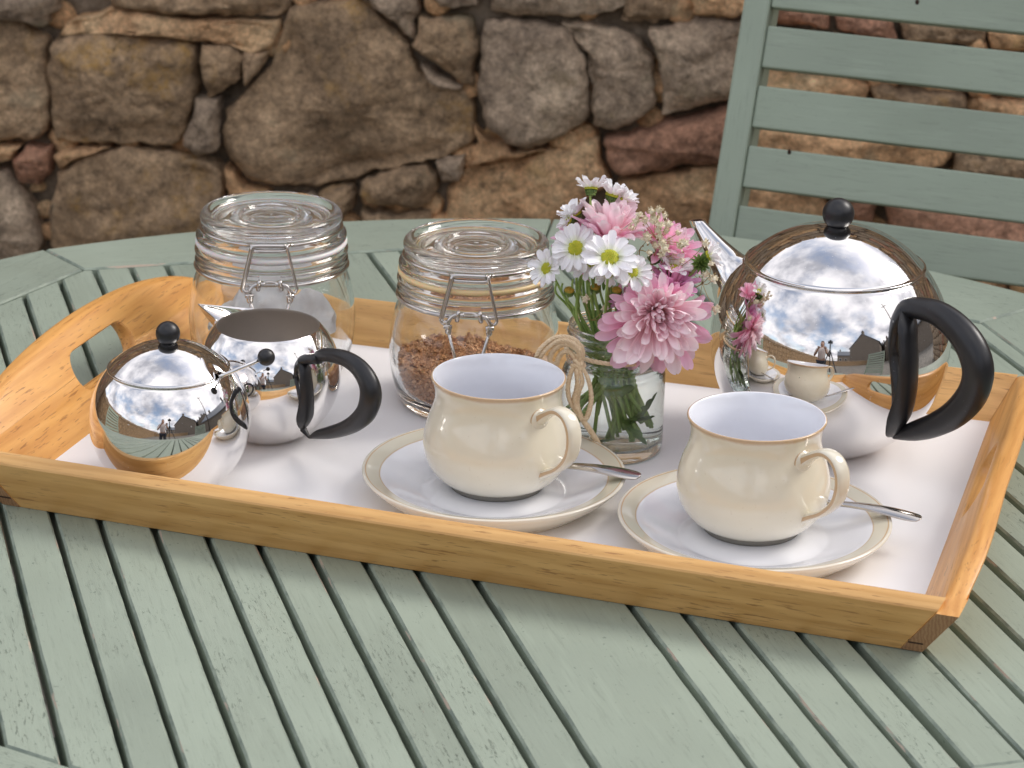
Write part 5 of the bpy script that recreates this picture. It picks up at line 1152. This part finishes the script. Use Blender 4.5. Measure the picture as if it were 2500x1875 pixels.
def house(loc, rz, w, d, he, hr, label, chim=(0.9,), cols=3):
    t = thing('stone_house', label, 'house', loc, rz, 'houses beyond the garden')
    V_ = [(-w/2,-d/2,0),(w/2,-d/2,0),(w/2,d/2,0),(-w/2,d/2,0),(-w/2,-d/2,he),(w/2,-d/2,he),(w/2,d/2,he),(-w/2,d/2,he),(-w/2,0,hr-8),(w/2,0,hr-8)]
    obj('wall', V_, [(0,1,5,4),(2,3,7,6),(1,2,6,9,5),(3,0,4,8,7),(3,2,1,0)], M_wallh, t, smooth=False)
    e_ = 25; s_ = (hr - he) / (d / 2); V_ = []
    for x in (-w/2 - 15, w/2 + 15): V_ += [(x,-d/2-e_,he-e_*s_),(x,0,hr),(x,d/2+e_,he-e_*s_),(x,d/2+e_,he-e_*s_-14),(x,0,hr-14),(x,-d/2-e_,he-e_*s_-14)]
    F_ = [(0,1,7,6),(1,2,8,7),(2,3,9,8),(3,4,10,9),(4,5,11,10),(5,0,6,11),(5,4,3,2,1,0),(6,7,8,9,10,11)]
    rf = obj('roof', V_, F_, M_slate, t, smooth=False)
    for c_ in chim:
        bb = B(); bb.add(*box(c_*w/2-35, c_*w/2+35, -28, 28, hr-60, hr+70)); bb.add(*box(c_*w/2-40, c_*w/2+40, -33, 33, hr+70, hr+78))
        for k in (-18, 18): bb.add(*[(lambda VF: ([(x+c_*w/2+k, y, z) for x, y, z in VF[0]], VF[1]))(lathe([(12, hr+78), (9, hr+112), (6, hr+112)], 8))][0])
        bb.obj('chimney', (M_wallh,), rf, smooth=False)
    for k in range(cols):
        for zz in (110, 370):
            if zz + 130 > he: continue
            x = -w/2 + w * (k + .5) / cols
            fr_ = obj('window', *box(x-50, x+50, -d/2-3, -d/2+4, zz, zz+125), M_frame, t, smooth=False); obj('pane', *box(x-42, x+42, -d/2-5, -d/2-3.5, zz+8, zz+117), M_pane, fr_, smooth=False)
def polar(az, dist): return (20 + 100 * dist * sin(radians(az)), 165 - 100 * dist * cos(radians(az)), GZ)
house(polar(31, 17), radians(180 - 40), 800, 760, 420, 690, 'gabled stone house right of the photographer in the reflections', (0.8,))
house(polar(50, 24), radians(180 - 62), 1500, 760, 450, 720, 'long terrace with a row of chimneys in the reflections', (-0.95, -0.5, 0.1, 0.6), 6)
house(polar(82, 13), radians(180 - 84), 1100, 700, 300, 520, 'slate roofed house to the right of the garden in the reflections', (-0.6, 0.7), 4)
house(polar(12, 34), radians(180), 1300, 760, 400, 640, 'distant stone house behind the photographer in the reflections', (-0.8, 0.8), 5)
pl_ = thing('utility_pole', 'tall wooden utility pole mirrored at the right of the steel teapot', 'pole', polar(62, 10))
V_, F_ = tube([(0, 0, 0), (0, 0, 1020)], [13, 9], 10); obj('post', V_, F_, simple('weathered_pole', (0.10, 0.08, 0.06), 0.9), pl_)
V_, F_ = box(-60, 60, -5, 5, 930, 942); obj('crossarm', V_, F_, bpy.data.materials['weathered_pole'], pl_, rot=(0, 0, 1.0), smooth=False)
chair((-122, 118, GZ), radians(78), 'sage green slatted chair left of the table, mirrored in the sugar bowl')
chair((112, 62, GZ), radians(-118), 'sage green slatted chair at the near right of the table, mirrored in the steel')

# ---------------------------------------------------------------- photographer and tripod
M_skin = simple('skin', (0.50, 0.31, 0.23), 0.55, sss=0.1); M_hair = simple('brown_hair', (0.10, 0.06, 0.04), 0.7); M_top = simple('pale_shirt', (0.62, 0.56, 0.54), 0.9); M_trs = simple('dark_trousers', (0.03, 0.035, 0.05), 0.9); M_cam = simple('camera_body', (0.012, 0.012, 0.012), 0.45); M_shoe = simple('shoe', (0.05, 0.04, 0.035), 0.7)
def skin(name, verts, edges, radii, mat_, parent, root=0, lev=2):
    me = bpy.data.meshes.new(name); me.from_pydata([tuple(c_ * S for c_ in v) for v in verts], edges, []); me.materials.append(mat_)
    o = bpy.data.objects.new(name, me); COL.objects.link(o); o.parent = parent; m_ = o.modifiers.new('skin', 'SKIN'); m_.use_smooth_shade = True
    for i, r_ in enumerate(radii):
        sv = me.skin_vertices[0].data[i]; rx = r_ if hasattr(r_, '__len__') else (r_, r_); sv.radius = (rx[0] * S, rx[1] * S); sv.use_root = (i == root)
    s_ = o.modifiers.new('sub', 'SUBSURF'); s_.levels = lev; s_.render_levels = lev; return o
pe = thing('person', 'photographer in a pale top and dark trousers behind a tripod, mirrored in the steel', 'person', (-30, -42, GZ), radians(0))
# joints: 0 pelvis,1 waist,2 chest,3 neck base,4 neck,5 head,6 crown, arms 7-10 / 11-14, legs 15-18 / 19-22 (faces +y)
Vp = [(0,0,82),(0,1,95),(0,1,112),(0,0,124),(0,1,129),(0,4,137),(0,3,146), (-17,0,121),(-25,4,96),(-12,22,108),(-4,30,118), (17,0,121),(27,6,97),(20,26,106),(18,33,117), (-8,0,78),(-10,3,45),(-11,-2,8),(-11,9,3), (8,0,78),(10,3,45),(11,-2,8),(11,9,3)]
Ep = [(0,1),(1,2),(2,3),(3,4),(4,5),(5,6),(3,7),(7,8),(8,9),(9,10),(3,11),(11,12),(12,13),(13,14),(0,15),(15,16),(16,17),(17,18),(0,19),(19,20),(20,21),(21,22)]
Rp = [(13,10),(11.5,9),(14,10),(7,6),(5,5),(7.5,9),(5.5,7), 5,4,3,2.4, 5,4,3,2.4, 7.5,5.2,3.8,3.2, 7.5,5.2,3.8,3.2]
skin('body', Vp, Ep, Rp, M_skin, pe)
skin('shirt', [Vp[0],Vp[1],Vp[2],Vp[3],(-17,0,121),(-24,4,99),(17,0,121),(26,6,100)], [(0,1),(1,2),(2,3),(3,4),(4,5),(3,6),(6,7)], [(14.4,11.5),(13,10.5),(15.4,11.4),(8,7),6.2,5.4,6.2,5.4], M_top, pe)
skin('trousers', [(0,0,84),(-8,0,76),(-10,3,45),(-11,-2,12),(8,0,76),(10,3,45),(11,-2,12)], [(0,1),(1,2),(2,3),(0,4),(4,5),(5,6)], [(14,11),9,6.6,5.4,9,6.6,5.4], M_trs, pe)
skin('hair', [(0,-4,130),(0,-3,138),(0,1,147),(0,5,149)], [(0,1),(1,2),(2,3)], [5.5,(8.6,8.2),(7.5,7.5),4.0], M_hair, pe)
for sx in (-11, 11): skin('shoe', [(sx,-3,4),(sx,10,3.2)], [(0,1)], [5,3.8], M_shoe, pe)
bb = B(); bb.add(*sphere(1.1, 10, 8, (0, 12.5, 138)))
for sx in (-3, 3): bb.add(*sphere(0.9, 8, 6, (sx, 12.0, 140.5)))
bb.obj('face', (M_skin,), pe)
for hx, hy, hz in ((-3, 32, 119), (17, 35, 118)):
    bb = B(); bb.add(*[(lambda VF: ([(x * 1.0 + hx, y * .6 + hy, z + hz) for x, y, z in VF[0]], VF[1]))(sphere(3.6, 12, 8))][0])
    for k, (fx, ln) in enumerate([(-2.6, 4.6), (-0.9, 5.4), (0.8, 5.1), (2.4, 4.0)]): bb.add(*tube([(hx + fx, hy + 1, hz + 2.2), (hx + fx, hy + 3.2, hz + 3.6), (hx + fx * .8, hy + 3.0 + ln * .5, hz + 2.4)], [0.95, 0.85, 0.6], 7))
    bb.add(*tube([(hx + 3.0, hy, hz - 1), (hx + 4.6, hy + 2.2, hz + .6), (hx + 4.2, hy + 4, hz + 1.6)], [1.1, 0.95, 0.7], 7)); bb.obj('hand', (M_skin,), pe)
tp = thing('camera_tripod', 'black camera on a tripod in front of the photographer, mirrored in the steel', 'tripod', (0, -14, GZ))
hz = CAMH - GZ
bb = B(); M1 = Matrix.Translation((0, 0, hz)) @ Matrix.Rotation(-PITCH, 4, 'X')
def tf(VF): return [M1 @ Vector(v) for v in VF[0]], VF[1]
bb.add(*tf(box(-7, 7, -9, -2, -5, 4))); bb.add(*tf(box(-3, 3, -8, -2.5, 4, 7)));  bb.obj('camera_body', (M_cam,), tp, smooth=False)
Vt, Ft = lathe([(0, 0), (3.2, 0), (3.6, .5), (3.6, 4), (4.0, 4.4), (4.0, 9), (3.7, 10.5), (3.4, 10.6), (3.3, 9.6), (0, 9.2)], 24); bb = B(); bb.add(*tf(([(x, z - 2, -y) for x, y, z in Vt], Ft))); bb.obj('lens', (M_cam,), tp)
V_, F_ = tube([(0, -5, hz - 5), (0, -5, hz - 45)], [2.2, 1.6], 10); obj('column', V_, F_, M_cam, tp)
for a in (90 + 60, 90 - 60, -90):
    V_, F_ = tube([(0, -5, hz - 22), (44 * cos(radians(a)), -5 + 44 * sin(radians(a)), 0)], [1.7, 1.1], 8); obj('leg', V_, F_, M_cam, tp)
